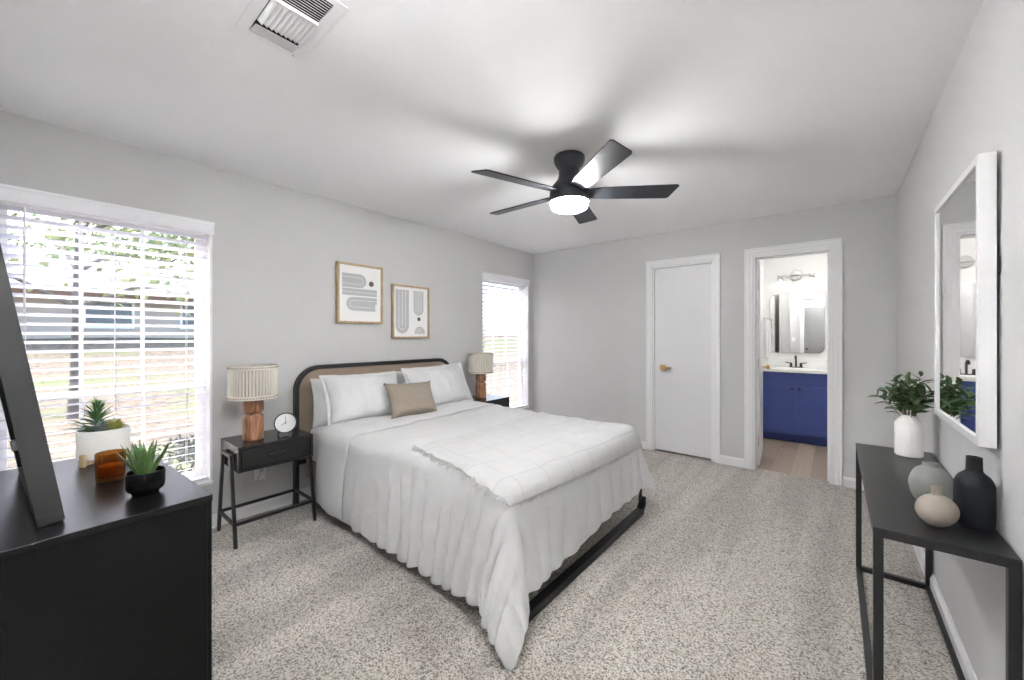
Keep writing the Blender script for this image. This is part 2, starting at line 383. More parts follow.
wall_with_holes('wall_front', 'y', XL, XR, YF-WT, YF, [(FD0, FD1, 0, 2.05)], 'wall', label='light grey wall behind the dresser')
struct('floor', MB().box(XL-.14, XR+.12, YF-.3, YB+.06, -.12, 0), 'carpet', smooth=False, label='speckled grey beige carpet')
struct('floor_bathroom', MB().box(-1.8, XR+.12, YB+.06, 6.5, -.12, -.004), 'plank', smooth=False, label='pale oak plank floor of bathroom')
struct('ceiling', MB().box(XL-.14, XR+.12, YF-WT, 6.6, ZC, ZC+.12), 'ceil', smooth=False, label='white ceiling with fan')
struct('wall_bathroom_back', MB().box(-1.8, XR, 6.30, 6.42, -.01, ZC), 'bathwall', smooth=False, label='white bathroom wall behind vanity')
struct('wall_bathroom_left', MB().box(-.82, -.715, YB+.12, 6.30, -.01, ZC), 'bathwall', smooth=False, label='white bathroom side wall by door')
struct('wall_closet', MB().box(-1.9, -.82, 5.0, 5.1, -.01, ZC).box(-2.0, -1.9, YB+.12, 5.1, -.01, ZC), 'bathwall', smooth=False, label='closet inside walls')

# baseboards with a small stepped profile
def baseboard(name, segs, label):
    mb = MB()
    for (x0, y0, x1, y1, nx, ny) in segs:                    # runs from p to q, n points into the room
        dx, dy = x1-x0, y1-y0; L = sqrt(dx*dx+dy*dy); ux, uy = dx/L, dy/L
        pr = [(0, 0), (.014, 0), (.014, .066), (.009, .078), (.006, .088), (0, .088)]
        vs = [(x0+nx*a+ux*t, y0+ny*a+uy*t, b) for t in (0, L) for a, b in pr]; n = len(pr)
        mb.add(vs, [tuple(range(n)), tuple(range(n, 2*n))]+[(k, (k+1) % n, n+(k+1) % n, n+k) for k in range(n)])
    return struct(name, mb, 'trim', label=label, sharp=20)
baseboard('baseboard_left', [(XL, YF, XL, YB, 1, 0)], 'white baseboard under the windows')
baseboard('baseboard_back', [(XL+.015, YB, CL0-.065, YB, 0, -1), (CL1+.065, YB, BD0-.07, YB, 0, -1), (BD1+.075, YB, XR, YB, 0, -1)], 'white baseboard between the doors')
baseboard('baseboard_right', [(XR, YF, XR, YB-.015, -1, 0)], 'white baseboard under console table')

# door casings (profiled) and leaves
def casing(name, x0, x1, zt, w, y, label, jamb_depth=.12):
    mb = MB()
    for a, b in ((.0, .012), (.012, .018)):
        pass
    def frame(o0, o1, th):                                   # between offsets o0<o1 outward from the opening
        mb.box(x0-o1, x0-o0, y-th, y, 0, zt+o1); mb.box(x1+o0, x1+o1, y-th, y, 0, zt+o1); mb.box(x0-o0, x1+o0, y-th, y, zt+o0, zt+o1)
    frame(-.0, w*.35, .010); frame(w*.35, w*.8, .016); frame(w*.8, w, .021)
    mb.box(x0, x0+.018, y, y+jamb_depth, 0, zt-.018); mb.box(x1-.018, x1, y, y+jamb_depth, 0, zt-.018); mb.box(x0, x1, y, y+jamb_depth, zt-.018, zt)
    mb.box(x0+.018, x0+.03, y+.055, y+.09, 0, zt-.018); mb.box(x1-.03, x1-.018, y+.055, y+.09, 0, zt-.018); mb.box(x0+.018, x1-.018, y+.055, y+.09, zt-.03, zt-.018)
    return struct(name, mb, 'trim', bevel=.003, label=label)
casing('trim_1', CL0, CL1, CLZ, .068, YB, 'white casing round closet door')
casing('trim_2', BD0, BD1, BDZ, .072, YB, 'white casing round bathroom doorway')
d1 = sroot('door_1', 'flat white closet door with brass lever')
obj('door_leaf', MB().box(CL0+.02, CL1-.02, YB+.016, YB+.052, .022, CLZ-.022), 'doorw', d1, .002)
h = MB().box(-1.500, -1.440, YB+.006, YB+.016, .915, .975).tube([(-1.47, YB+.01, .945), (-1.47, YB-.045, .945)], .011, 12).box(-1.482, -1.36, YB-.056, YB-.040, .935, .957)
part_label(obj('lever_handle', h, 'brass', d1, .002), 'brass lever handle on square plate')
# bathroom door swung open into the bathroom, hinged on the left jamb
d2 = sroot('door_2', 'white bathroom door standing open')
TD = Matrix.Translation((-.578, YB+.124, 0)) @ Matrix.Rotation(radians(4.5), 4, 'Z') @ Matrix.Translation((.578, -YB-.124, 0))
obj('door_leaf', MB().box(-.598, -.563, YB+.13, YB+.13+.70, .012, 2.04, T=TD), 'trim', d2, .002)
for zz in (.25, 1.02, 1.80):
    hg = MB().box(-.584, -.578, YB+.092, YB+.13, zz-.045, zz+.045).tube([(-.577, YB+.124, zz-.05), (-.577, YB+.124, zz+.05)], .006, 10)
    obj('hinge', hg, 'nickel', d2)
kb = MB().lathe([(.0, 0), (.012, 0), (.012, .03), (.026, .04), (.028, .055), (.018, .066), (0, .068)], (0, 0, 0), 20, T=TD @ Matrix.Translation((-.563, YB+.77, .95)) @ Matrix.Rotation(pi/2, 4, 'Y'))
obj('door_knob', kb, 'brass', d2)
# bedroom entry door in the wall behind the camera (seen in the bathroom mirror)
d3 = sroot('door_3', 'entry door opposite the bathroom, greyed as if unlit')
M['doorshade'] = mat('door_paint_shaded', (.30, .30, .295), .5)  # grey stands in for the door being unlit
obj('door_leaf', MB().box(FD0+.02, FD1-.02, YF-.06, YF-.02, .015, 2.03), 'doorshade', d3, .002)
for (a, b) in ((.2, .95), (1.08, 1.88)):
    obj('door_panel', MB().ring(rrect(FD1-FD0-.24, b-a, .004, 2), rrect(FD1-FD0-.30, b-a-.06, .004, 2), 0, .008,
        T=Matrix.Translation(((FD0+FD1)/2, YF-.02, (a+b)/2)) @ Matrix.Rotation(-pi/2, 4, 'X')), 'doorshade', d3, sharp=20)
kb = MB().lathe([(.0, 0), (.026, 0), (.026, .006), (.011, .01), (.011, .03), (.026, .04), (.026, .055), (0, .06)], n=20, T=Matrix.Translation((FD0+.08, YF-.02, .95)) @ Matrix.Rotation(-pi/2, 4, 'X'))
obj('door_knob', kb, 'blackmetal', d3)
mb = MB()
for o0, o1, th in ((0, .03, .010), (.03, .065, .018)):
    mb.box(FD0-o1, FD0-o0, YF, YF+th, 0, 2.05+o1).box(FD1+o0, FD1+o1, YF, YF+th, 0, 2.05+o1).box(FD0-o0, FD1+o0, YF, YF+th, 2.05+o0, 2.05+o1)
struct('trim_3', mb, 'trim', bevel=.003, label='white casing round entry door')

# windows: double-hung sashes with grilles, jambs and sill
def window(idx, y0, y1, label):
    w = sroot('window_%d' % idx, label); xo = XL-WT; z0, z1 = WZ0, WZ1; zm = .955
    fr = MB()
    fr.box(xo-.02, xo+.05, y0, y0+.035, z0, z1).box(xo-.02, xo+.05, y1-.035, y1, z0, z1).box(xo-.02, xo+.05, y0+.035, y1-.035, z1-.035, z1).box(xo-.02, xo+.05, y0+.035, y1-.035, z0, z0+.04)
    obj('window_frame', fr, 'trim', w, .003)
    li = MB().box(xo+.05, XL-.0005, y0, y0+.012, z0, z1).box(xo+.05, XL-.0005, y1-.012, y1, z0, z1).box(xo+.05, XL-.0005, y0+.012, y1-.012, z1-.012, z1)
    obj('jamb', li, 'trim', w)
    obj('window_sill', MB().box(xo+.05, XL+.02, y0-.02 if False else y0+.0, y1, z0, z0+.02), 'trim', w, .004)
    for za, zb, xs in ((zm-.02, z1-.035, xo+.0), (z0+.04, zm+.025, xo+.024)):
        s = MB(); ya, yb = y0+.035, y1-.035; t = .034
        s.box(xs, xs+.024, ya, ya+t, za, zb).box(xs, xs+.024, yb-t, yb, za, zb).box(xs, xs+.024, ya+t, yb-t, za, za+t+.006).box(xs, xs+.024, ya+t, yb-t, zb-t, zb)
        for k in (1, 2):
            yc = ya+t+(yb-ya-2*t)*k/3; s.box(xs+.006, xs+.018, yc-.009, yc+.009, za+t, zb-t)
        zc = (za+zb)/2; s.box(xs+.0065, xs+.0175, ya+t, yb-t, zc-.009, zc+.009)
        sa = obj('sash', s, 'trim', w, .002)
        obj('pane', MB().box(xs+.011, xs+.013, ya+t-.004, yb-t+.004, za+t-.004, zb-t+.004), 'glass', sa, smooth=False)
    return w
window(1, *WIN[0], 'wide window beside the dresser'); window(2, *WIN[1], 'window in the far corner behind the lamp')

# white slatted blinds hung in each window recess
def blind(y0, y1, label, wand_y):
    W = y1-y0; t = thing('window_blind', label, 'blind', (XL, (y0+y1)/2, WZ0), 0, 'white slatted window blinds')
    hw = W/2; zt = WZ1-WZ0
    v = MB().box(-.008, .014, -hw-.006, hw+.008, zt-.055, zt+.028).box(-.012, .018, -hw-.008, hw+.010, zt+.012, zt+.030)
    obj('valance', v, 'blind', t, .004)
    obj('headrail', MB().box(-.07, -.012, -hw+.015, hw-.015, zt-.045, zt-.014), 'blind', t, .002)
    s = MB(); z = zt-.075; a = radians(17); bw = .0255
    zs = []
    while z > .075:
        zs.append(z); z -= .0498
    for z in zs:
        n = 5; P = []
        for i in range(n):
            u = -1+2*i/(n-1); arc = .0022*(1-u*u)
            x = -.04+u*bw*cos(a); zz = z+u*bw*sin(a)+arc
            P.append((x, zz))
        vs = [(x, y, zz+d) for y in (-hw+.02, hw-.02) for d in (-.0013, .0013) for x, zz in P]
        fs = []
        for i in range(n-1):
            fs += [(i, i+1, 2*n+i+1, 2*n+i), (n+i, 3*n+i, 3*n+i+1, n+i+1), (i, n+i, n+i+1, i+1), (2*n+i, 2*n+i+1, 3*n+i+1, 3*n+i)]
        fs += [(0, 2*n, 3*n, n), (n-1, 2*n-1, 4*n-1, 3*n-1)]
        s.add(vs, fs)
    obj('slats', s, 'slat', t, sharp=50)
    obj('bottom_rail', MB().box(-.066, -.014, -hw+.02, hw-.02, .024, .046), 'blind', t, .004)
    for f in (-.36, 0, .36):
        c = MB()
        for x in (-.0665, -.0135): c.tube([(x, f*W, zt-.05), (x, f*W, .04)], .0011, 5)
        for z in zs: c.tube([(-.0665, f*W+.004, z-.008), (-.0135, f*W+.004, z+.004)], .0008, 4)
        c.tube([(-.04, f*W, zt-.05), (-.04, f*W, .04)], .001, 5)
        obj('ladder_cord', c, 'blind', t)
    wd = MB().tube([(.012, wand_y, zt-.07), (.016, wand_y, zt-.10), (.016, wand_y, zt-.62)], .0045, 6).sphere((.016, wand_y, zt-.63), .008, 6)
    obj('tilt_wand', wd, 'blind', t)
    return t
blind(*WIN[0], 'white slatted blind on the large window beside the black dresser', -.335)
blind(*WIN[1], 'white slatted blind on the narrow looking corner window beyond the bed', -.36)

# ------------------------------------------------------------------ ceiling fan
FC = (-1.30, 2.15)
t = thing('ceiling_fan', 'black five blade ceiling fan with glowing round light', 'ceiling fan', (*FC, ZC))
obj('canopy', MB().lathe([(.0, 0), (.092, 0), (.098, -.008), (.098, -.03), (.085, -.058), (.07, -.078), (.064, -.09), (0, -.09)], n=48), 'fanblack', t)
obj('motor_housing', MB().lathe([(0, -.088), (.066, -.088), (.066, -.118), (.074, -.15), (.104, -.185), (.121, -.212), (.124, -.24), (.128, -.288), (.128, -.296), (0, -.296)], n=56), 'fanblack', t)
ld = MB().lathe([(.112, -.2955), (.112, -.300), (.115, -.320)], n=56, mi=1); ld.f = ld.f[:-2]; ld.mi = ld.mi[:-2]
ld.lathe([(.115, -.320), (.110, -.331), (.095, -.338), (.06, -.343), (0, -.345)], n=56); ld.f = [f for f in ld.f if len(f) < 50]; ld.mi = ld.mi[:len(ld.f)] if len(ld.mi) != len(ld.f) else ld.mi
obj('light_diffuser', ld, ['glow', 'rimglow'], t, weld=True)
def blade(ang):
    L0, L1 = .10, .665; o = [(L0, -.045), (.22, -.062), (L1-.012, -.073), (L1, -.062), (L1-.03, .060), (L1-.045, .070), (.22, .062), (L0, .045)]
    T = Matrix.Rotation(ang, 4, 'Z') @ Matrix.Translation((0, 0, -.237)) @ Matrix.Rotation(radians(-13), 4, 'X')
    return MB().prism(o, -.004, .004, T=T)
for k in range(5): obj('blade', blade(radians(36+72*k)), 'fanblack', t, .002)

# ------------------------------------------------------------------ ceiling air register
t = thing('ceiling_vent', 'white square ceiling air register with slanted louvers', 'vent', (-1.505, .572, ZC))
w, d = .405, .228; wi, di = .352, .150
obj('frame', MB().ring(rrect(w, d, .004, 2), rrect(wi, di, .004, 2), -.004, -.0005), 'white', t, .002)
obj('duct_shade_sheet', MB().box(-wi/2, wi/2, -di/2, di/2, -.0006, -.0002), 'dark', t, smooth=False)  # flat black sheet stands in for the shade inside the duct
def fin(mb, p, q, lean, hgt=.013, th=.0012):                 # a thin slanted louver from p to q (local xy)
    (x0, y0), (x1, y1) = p, q; dx, dy = lean
    vs = [(x0, y0, -.001), (x1, y1, -.001), (x1+dx, y1+dy, -hgt), (x0+dx, y0+dy, -hgt)]
    l = sqrt(dx*dx+dy*dy); vs += [(a+dx/l*th, b+dy/l*th, c) for a, b, c in vs]
    mb.add(vs, [(0, 1, 2, 3), (7, 6, 5, 4), (0, 4, 5, 1), (1, 5, 6, 2), (2, 6, 7, 3), (3, 7, 4, 0)])
b1 = MB(); b2 = MB()
for k in range(9):                                           # bank of white fins running along the register
    y = -.072+k*.0164; fin(b1, (-.100, y), (.052, y), (0, .0155), .011)
for k in range(9):                                           # bank of cross fins that shows the black sheet behind
    x = .068+k*.0122; fin(b2, (x, -.0745), (x, .0745), (.002, 0), .0045)
obj('louver_bank', b1, 'white', t); obj('louver_bank', b2, 'white', t)
obj('divider', MB().box(.054, .058, -di/2, di/2, -.013, -.0008), 'white', t)
obj('damper_flap', MB().add([(-.175, -.0745, -.0015), (-.175, .0745, -.0015), (-.104, .0745, -.014), (-.104, -.0745, -.014), (-.175, -.0745, -.003), (-.175, .0745, -.003), (-.104, .0745, -.0155), (-.104, -.0745, -.0155)],
    [(0, 1, 2, 3), (7, 6, 5, 4), (0, 4, 5, 1), (1, 5, 6, 2), (2, 6, 7, 3), (3, 7, 4, 0)]), 'ventshade', t)
obj('screw', MB().lathe([(0, -.0065), (.003, -.006), (.004, -.0045), (.004, -.0035)], (-.188, .085, 0), 10), 'nickel', t)

# ------------------------------------------------------------------ framed prints over the bed
def arch_strip(mb, pts_outer_r, cx, cy, r0, r1, a0, a1, z, mi):
    n = 20; P = [[(cx+r*cos(a0+(a1-a0)*i/n), cy+r*sin(a0+(a1-a0)*i/n), z) for r in (r0, r1)] for i in range(n+1)]
    mb.grid(P, mi)
def quad(mb, x0, x1, y0, y1, z, mi): mb.add([(x0, y0, z), (x1, y0, z), (x1, y1, z), (x0, y1, z)], [(0, 1, 2, 3)], mi)
def print_frame(y, z, w, h, label, kind):
    t = thing('framed_print', label, 'wall art', (XL, y, z), 0, 'framed prints above the bed')
    R = Matrix.Rotation(pi/2, 4, 'Z') @ Matrix.Rotation(pi/2, 4, 'X')       # local x -> +y, local y -> up, local z -> into room
    obj('frame', MB().ring([(w/2, h/2), (-w/2, h/2), (-w/2, -h/2), (w/2, -h/2)], [(w/2-.018, h/2-.018), (-w/2+.018, h/2-.018), (-w/2+.018, -h/2+.018), (w/2-.018, -h/2+.018)], .001, .034, T=R), 'framewood', t, .0015)
    p = MB(); e = .016; p.box(-w/2+e, w/2-e, -h/2+e, h/2-e, .006, .020)
    iw, ih = w-2*.018, h-2*.018
    X = lambda f: -iw/2+f*iw
    Y = lambda f: ih/2-f*ih
    k = .0205
    if kind == 0:
        # hooks: two bands turning at the right, then a long band, then two turning at the left
        r = .125*ih; cy = Y(.27); cx = X(.48)
        for a, b in ((0, .46), (.52, 1)):
            arch_strip(p, None, cx, cy, max(r*a, .0005), r*b, -pi/2, pi/2, k, 1)
            quad(p, X(.07), cx, cy+r*a, cy+r*b, k, 1); quad(p, X(.07), cx, cy-r*b, cy-r*a, k, 1)
        quad(p, X(.07), X(.90), Y(.47), Y(.41), k, 1); quad(p, X(.07), X(.90), Y(.535), Y(.478), k, 1)
        cy = Y(.685); r = .125*ih; cx = X(.32)
        for a, b in ((0, .46), (.52, 1)):
            arch_strip(p, None, cx, cy, max(r*a, .0005), r*b, pi/2, 3*pi/2, k, 1)
            quad(p, cx, X(.90), cy+r*a, cy+r*b, k, 1); quad(p, cx, X(.86), cy-r*b, cy-r*a, k, 1)
        p.lathe([(.024, 0), (0, .0002)], (X(.76), Y(.30), k), 28, 2)
    else:
        r = .19*iw; cx = X(.24); cy = Y(.78)
        for a, b in ((.04, .46), (.52, 1)):
            arch_strip(p, None, cx, cy, r*a, r*b, pi, 2*pi, k, 1)
            quad(p, cx+r*a, cx+r*b, cy, Y(.06), k, 1); quad(p, cx-r*b, cx-r*a, cy, Y(.06), k, 1)
        r = .15*iw; cx = X(.72); cy = Y(.44)
        for a, b in ((.04, .3), (.38, .64), (.70, 1)):
            arch_strip(p, None, cx, cy, r*a, r*b, pi, 2*pi, k, 1)
            quad(p, cx+r*a, cx+r*b, cy, Y(.06), k, 1); quad(p, cx-r*b, cx-r*a, cy, Y(.06), k, 1)
        p.lathe([(.020, 0), (0, .0002)], (X(.73), Y(.64), k), 28, 2)
        cy = Y(.92); cx = X(.76)
        for a, b in ((.04, .3), (.38, .64), (.70, 1)):
            arch_strip(p, None, cx, cy, r*a, r*b, 0, pi, k, 1)
            quad(p, cx+r*a, cx+r*b, cy-.03*ih, cy, k, 1); quad(p, cx-r*b, cx-r*a, cy-.03*ih, cy, k, 1)
    q = MB(); q.v = [tuple(R @ Vector(v)) for v in p.v]; q.f = p.f; q.mi = p.mi
    obj('print', q, ['mat', 'pgrey', 'pdark'], t, smooth=False)
    return t
print_frame(1.810, 1.667, .430, .520, 'oak framed print of sideways grey bands with a dot at the upper right', 0)
print_frame(2.345, 1.532, .436, .520, 'lower oak framed print of upright grey bands, nearer the corner window', 1)

# ------------------------------------------------------------------ bed: frame and headboard
BX0, BX1, BY0, BY1, BZ = -3.14, -1.10, 1.30, 2.81, .595     # mattress block
t = thing('bed', 'low black metal bed frame with rounded taupe upholstered headboard', 'bed', (-2.1, 2.05, 0))
bx = lambda x: x+2.1
by = lambda y: y-2.05
RHB = Matrix.Rotation(pi/2, 4, 'Z') @ Matrix.Rotation(pi/2, 4, 'X')
hb_w, hb_z0, hb_z1 = 1.605, .30, 1.062
def TH(x): return Matrix.Translation((bx(x), 0, (hb_z0+hb_z1)/2)) @ RHB
oo = rrect(hb_w, hb_z1-hb_z0, .19, 12, corners=(1, 1, 0, 0)); ii = rrect(hb_w-.064, hb_z1-hb_z0-.064, .16, 12, corners=(1, 1, 0, 0))
obj('headboard_rim', MB().ring(oo, ii, -.022, .022, T=TH(-3.205)), 'blackmetal', t, .004)
pad = MB(); i2 = rrect(hb_w-.068, hb_z1-hb_z0-.068, .158, 12, corners=(1, 1, 0, 0))
pad.prism(i2, -.015, .010, T=TH(-3.205))
i3 = rrect(hb_w-.10, hb_z1-hb_z0-.10, .14, 12, corners=(1, 1, 0, 0))
n_ = len(i2)
pad.add([(x, y, .010) for x, y in i2]+[(x, y, .017) for x, y in i3], [(k, (k+1) % n_, n_+(k+1) % n_, n_+k) for k in range(n_)]+[tuple(range(n_, 2*n_))], 0, TH(-3.205))
obj('headboard_panel', pad, 'taupe', t)
for y in (1.2635, 2.8365):
    obj('headboard_leg', MB().box(bx(-3.227), bx(-3.183), by(y)-.016, by(y)+.016, 0, .305), 'blackmetal', t, .003)
obj('side_rail', MB().box(bx(-3.18), bx(-1.13), by(1.325), by(1.355), .20, .34), 'taupe', t, .006)
obj('side_rail', MB().box(bx(-3.18), bx(-1.13), by(2.755), by(2.785), .20, .34), 'taupe', t, .006)
obj('foot_rail', MB().box(bx(-1.13), bx(-1.10), by(1.325), by(2.785), .20, .34), 'taupe', t, .006)
obj('slat_base', MB().box(bx(-3.16), bx(-1.14), by(1.36), by(2.75), .30, .335), 'taupe', t)
# sled foot: flat black bar on the carpet that turns up into a post at each end
fb = MB(); xa, xb = bx(-1.115), bx(-1.062)
path = [(1.33, .22), (1.33, .075), (1.355, .02), (2.80, .02), (2.838, .06), (2.838, .115)]
pi_ = [(1.342, .22), (1.342, .078), (1.362, .036), (2.794, .036), (2.824, .066), (2.824, .115)]
for x_ in (0,):
    pts = path+pi_[::-1]; n = len(pts); m = len(path)
    vs = [(x, by(y), z) for x in (xa, xb) for y, z in pts]
    fs = []
    for k in range(m-1):
        a, b, c, d = k, k+1, n-2-k, n-1-k
        fs += [(a, b, c, d), (n+a, n+d, n+c, n+b)]
    fs += [(k, (k+1) % n, n+(k+1) % n, n+k) for k in range(n)]
    fb.add(vs, fs)
fb.box(bx(-1.066), bx(-1.061), by(1.36), by(2.80), .002, .044)
fb.box(bx(-1.108), bx(-1.09), by(2.815), by(2.835), .10, .24)
obj('sled_foot', fb, 'blackmetal', t, .0015)
for x, y in ((-2.12, 1.335), (-2.12, 2.775)):
    obj('leg', MB().box(bx(x)-.022, bx(x)+.022, by(y)-.018, by(y)+.018, 0, .22), 'blackmetal', t, .003)
t_bed = t
mt = MB().prism(rrect(BX1-BX0-.03, BY1-BY0-.03, .06, 6, (BX0+BX1)/2, (BY0+BY1)/2), .342, BZ-.006)
mo = obj('mattress', mt, 'sheet', None, .03); tag(mo, 'mattress in a pale grey fitted sheet, bare at the head end by the nightstand', 'mattress')

# ------------------------------------------------------------------ bedding: cloth draped by a small position-based simulation
def drape():
    X0 = -2.90; ov_n, ov_f, ov_ft = .495, .26, .45; r = .075; h = .0165
    nx = int((BX1-X0+ov_ft)/h)+1; ny = int((BY1-BY0+ov_n+ov_f)/h)+1
    u = np.arange(nx)*h; v = np.arange(ny)*h; P = np.zeros((nx, ny, 3)); q = pi*r/2
    def nz(x, y, z=0): return noise.noise(Vector((x, y, z)))
    def sst(a, b, x): t = min(1, max(0, (x-a)/(b-a))); return t*t*(3-2*t)
    def pleat(x, z, k, seed):                                # soft pleats with narrow valleys
        w = x*k+1.6*nz(x*2.3, z*.8, seed)+.25*nz(x*9, z*3, seed+3)
        a = .5+.5*sin(2*pi*w); return a**.7*(.55+.75*abs(nz(x*5.1, z*.5, seed+9)))
    for i in range(nx):
        for j in range(ny):
            x = X0+u[i]; y = BY0-ov_n+v[j]
            if x > BX1: x = BX1+(x-BX1)*(1.09-.30*v[j]/v[-1])
            a = max(BY0+r-y, y-BY1+r); b = x-(BX1-r); near = y < 2.0; sg = -1 if near else 1
            ap, bp = max(a, 0), max(b, 0); d = math.hypot(ap, bp); phi = atan2(ap, bp) if d > 0 else 0
            c2 = sin(2*phi)
            if ap > 0 and bp > 0: d *= 1-(.15 if near else .02)*c2*c2
            th_ = min(d, q)/r; out = r*sin(th_); hang = max(d-q, 0); drop = r*(1-cos(th_))+hang
            side_w = sst(.25, .95, sin(phi)) if ap > 0 else 0; foot_w = sst(.25, .95, cos(phi)) if bp > 0 else 0
            g = sst(-.02, .16, hang); g2 = sst(-.03, .30, hang)
            zoom = sst(-2.6, -2.0, x)
            f = side_w*((.015+.036*zoom)*sst(-.05, .10, hang)*pleat(x, drop, 6.5+2.0*zoom, 1)+.016*g2*(.5+nz(x*1.9, drop*1.2, 4)))
            f += foot_w*(.022*g*pleat(y, drop, 6.0, 21)+.018*g2*(.5+nz(y*2.2, drop*1.6, 24)))
            f *= (1-.65*c2**2 if ap > 0 and bp > 0 else 1)*(.15+.85*sst(-2.85, -2.5, x))
            flare = (.35+.65*sst(-2.85, -2.6, x))*hang*(.05+(.36 if near else .30)*(c2**1.3 if ap > 0 and bp > 0 else 0))
            out += flare+f
            hem = .018*nz(x*5+3, y*5, 7)*g2+.010*nz(x*14, y*14, 8)*g2
            px = BX1-r+out*cos(phi) if bp > 0 else x
            py = (BY0+r-out*sin(phi) if near else BY1-r+out*sin(phi)) if ap > 0 else y
            pz = BZ+.014-drop+hem
            top = 1-sst(0, .08, drop)
            rid = abs(nz(x*2.6+.5*y, y*1.4-x*.5, 11)); rid2 = abs(nz(x*5.0-y*1.5, y*3.0, 13))
            pz += top*(.020*max(0, nz(x*1.3, y*1.3, 5)+.3)+.016*(1-min(1, rid*5))*.6+.010*(1-min(1, rid2*5))*.5)
            if ap > 0 and drop < .12: pz += .010*nz(x*8, 0, 17)*(1-drop/.12)
            P[i, j] = (px, py, max(pz, .012))
    return P, u, v
CP, CU, CV = drape()
du, dv = np.gradient(CP, axis=0), np.gradient(CP, axis=1)
CN = np.cross(du, dv); CN /= np.maximum(np.linalg.norm(CN, axis=-1, keepdims=True), 1e-9)
hstep = CU[1]
def sample(uu, vv, off=0.0):
    fu = min(max(uu/hstep, 0), len(CU)-1.001); fv = min(max(vv/hstep, 0), len(CV)-1.001)
    i, j = int(fu), int(fv); a, b = fu-i, fv-j
    w = ((1-a)*(1-b), a*(1-b), (1-a)*b, a*b); ix = ((i, j), (i+1, j), (i, j+1), (i+1, j+1))
    p = sum(w[k]*CP[ix[k]] for k in range(4)); n = sum(w[k]*CN[ix[k]] for k in range(4))
    return Vector(p)+Vector(n)*off
def wob(p, s, a): return noise.noise(Vector(p)*s)*a
def cloth(name, P, m, th, uvs=None, parent=None, sub=1):
    mb = MB().grid(P); o = obj(name, mb, m, parent)
    if uvs:
        uvl = o.data.uv_layers.new(name='UVMap'); b = len(P[0])
        for lp in o.data.loops: uvl.data[lp.index].uv = uvs[lp.vertex_index // b][lp.vertex_index % b]
    sd = o.modifiers.new('thickness', 'SOLIDIFY'); sd.thickness = th; sd.offset = 0; sd.use_even_offset = False
    if sub: ms = o.modifiers.new('smooth', 'SUBSURF'); ms.levels = sub; ms.render_levels = sub
    for p in o.data.polygons: p.use_smooth = True
    return o
i0 = 0
top_puff = lambda p: .010*max(0, noise.noise(p*3.1)) if p.z > BZ-.02 else 0
gp = []
for i in range(len(CU)):
    row = []
    for j in range(len(CV)):
        p = Vector(CP[i, j]); row.append(p+Vector(CN[i, j])*(.004+top_puff(p)))
    gp.append(row)
comf = cloth('comforter', gp, 'duvet', .012)
tag(comf, 'white comforter hanging in folds over the near side and foot of the bed', 'comforter')
NEAR = .495
# turned-back cuff along the pillow edge of the comforter
cp = []; cu = []
nu, nv = 26, 150
for a in range(nu):
    row = []
    for b in range(nv):
        vv = .012+(CV[-1]-.024)*b/(nv-1); s = a/(nu-1)
        edge = .40+.035*sin(vv*3.1)+.05*max(0, .5-vv)
        uu = .012+s*edge
        p = sample(uu, vv, .017+.007*sin(pi*s))
        row.append(p+Vector((0, 0, wob(p, 6, .004))))
    cp.append(row)
cuff = cloth('turned_back_cuff', cp, 'cotton', .009, parent=comf)
# linen throw over the foot half
tp = []; tu = []; nu, nv = 70, 120
for a in range(nu):
    row = []; ur = []
    for b in range(nv):
        s, q = a/(nu-1), b/(nv-1)
        vv = NEAR+(.10*(1-s)-.015*s)+(q*(1.53))
        head = 1.02-.07*q; foot_ = 1.825+.085*q
        uu = head+s*(foot_-head)
        e = min(s, 1-s, q, 1-q)
        near = max(0, 1-q*14)
        p = sample(uu, vv, .019+.0035*noise.noise(Vector((uu*7, vv*7, 2)))+.010*near*abs(noise.noise(Vector((uu*22, vv*10, 5)))))
        p += Vector((0, -.012*near*noise.noise(Vector((uu*18, 0, 1))), 0))
        row.append(p); ur.append((s, q))
    tp.append(row); tu.append(ur)
thr = cloth('throw_blanket', tp, 'throw', .007, tu)
tag(thr, 'white windowpane linen throw with a frayed edge over the foot of the bed', 'throw')
fr = MB()
for k in range(230):
    q = random.random(); a = int(q*69); p = tp[a][0]
    d = Vector((random.uniform(-.5, .5), -1, random.uniform(-.9, .5))).normalized(); l = random.uniform(.012, .036)
    m1 = p+d*l*.5+Vector((0, 0, .006)); fr.tube([p, m1, p+d*l+Vector((random.uniform(-.008, .008), 0, -.006))], [.0022, .002, .001], 5)
for k in range(120):
    b = random.randrange(120); p = tp[-1][b]
    d = Vector((.25, random.uniform(-.4, .4), -1)).normalized(); l = random.uniform(.008, .018)
    fr.tube([p, p+d*l], [.0018, .0008], 5)
ff = obj('fringe', fr, 'fringe', thr); ff['kind'] = 'stuff'

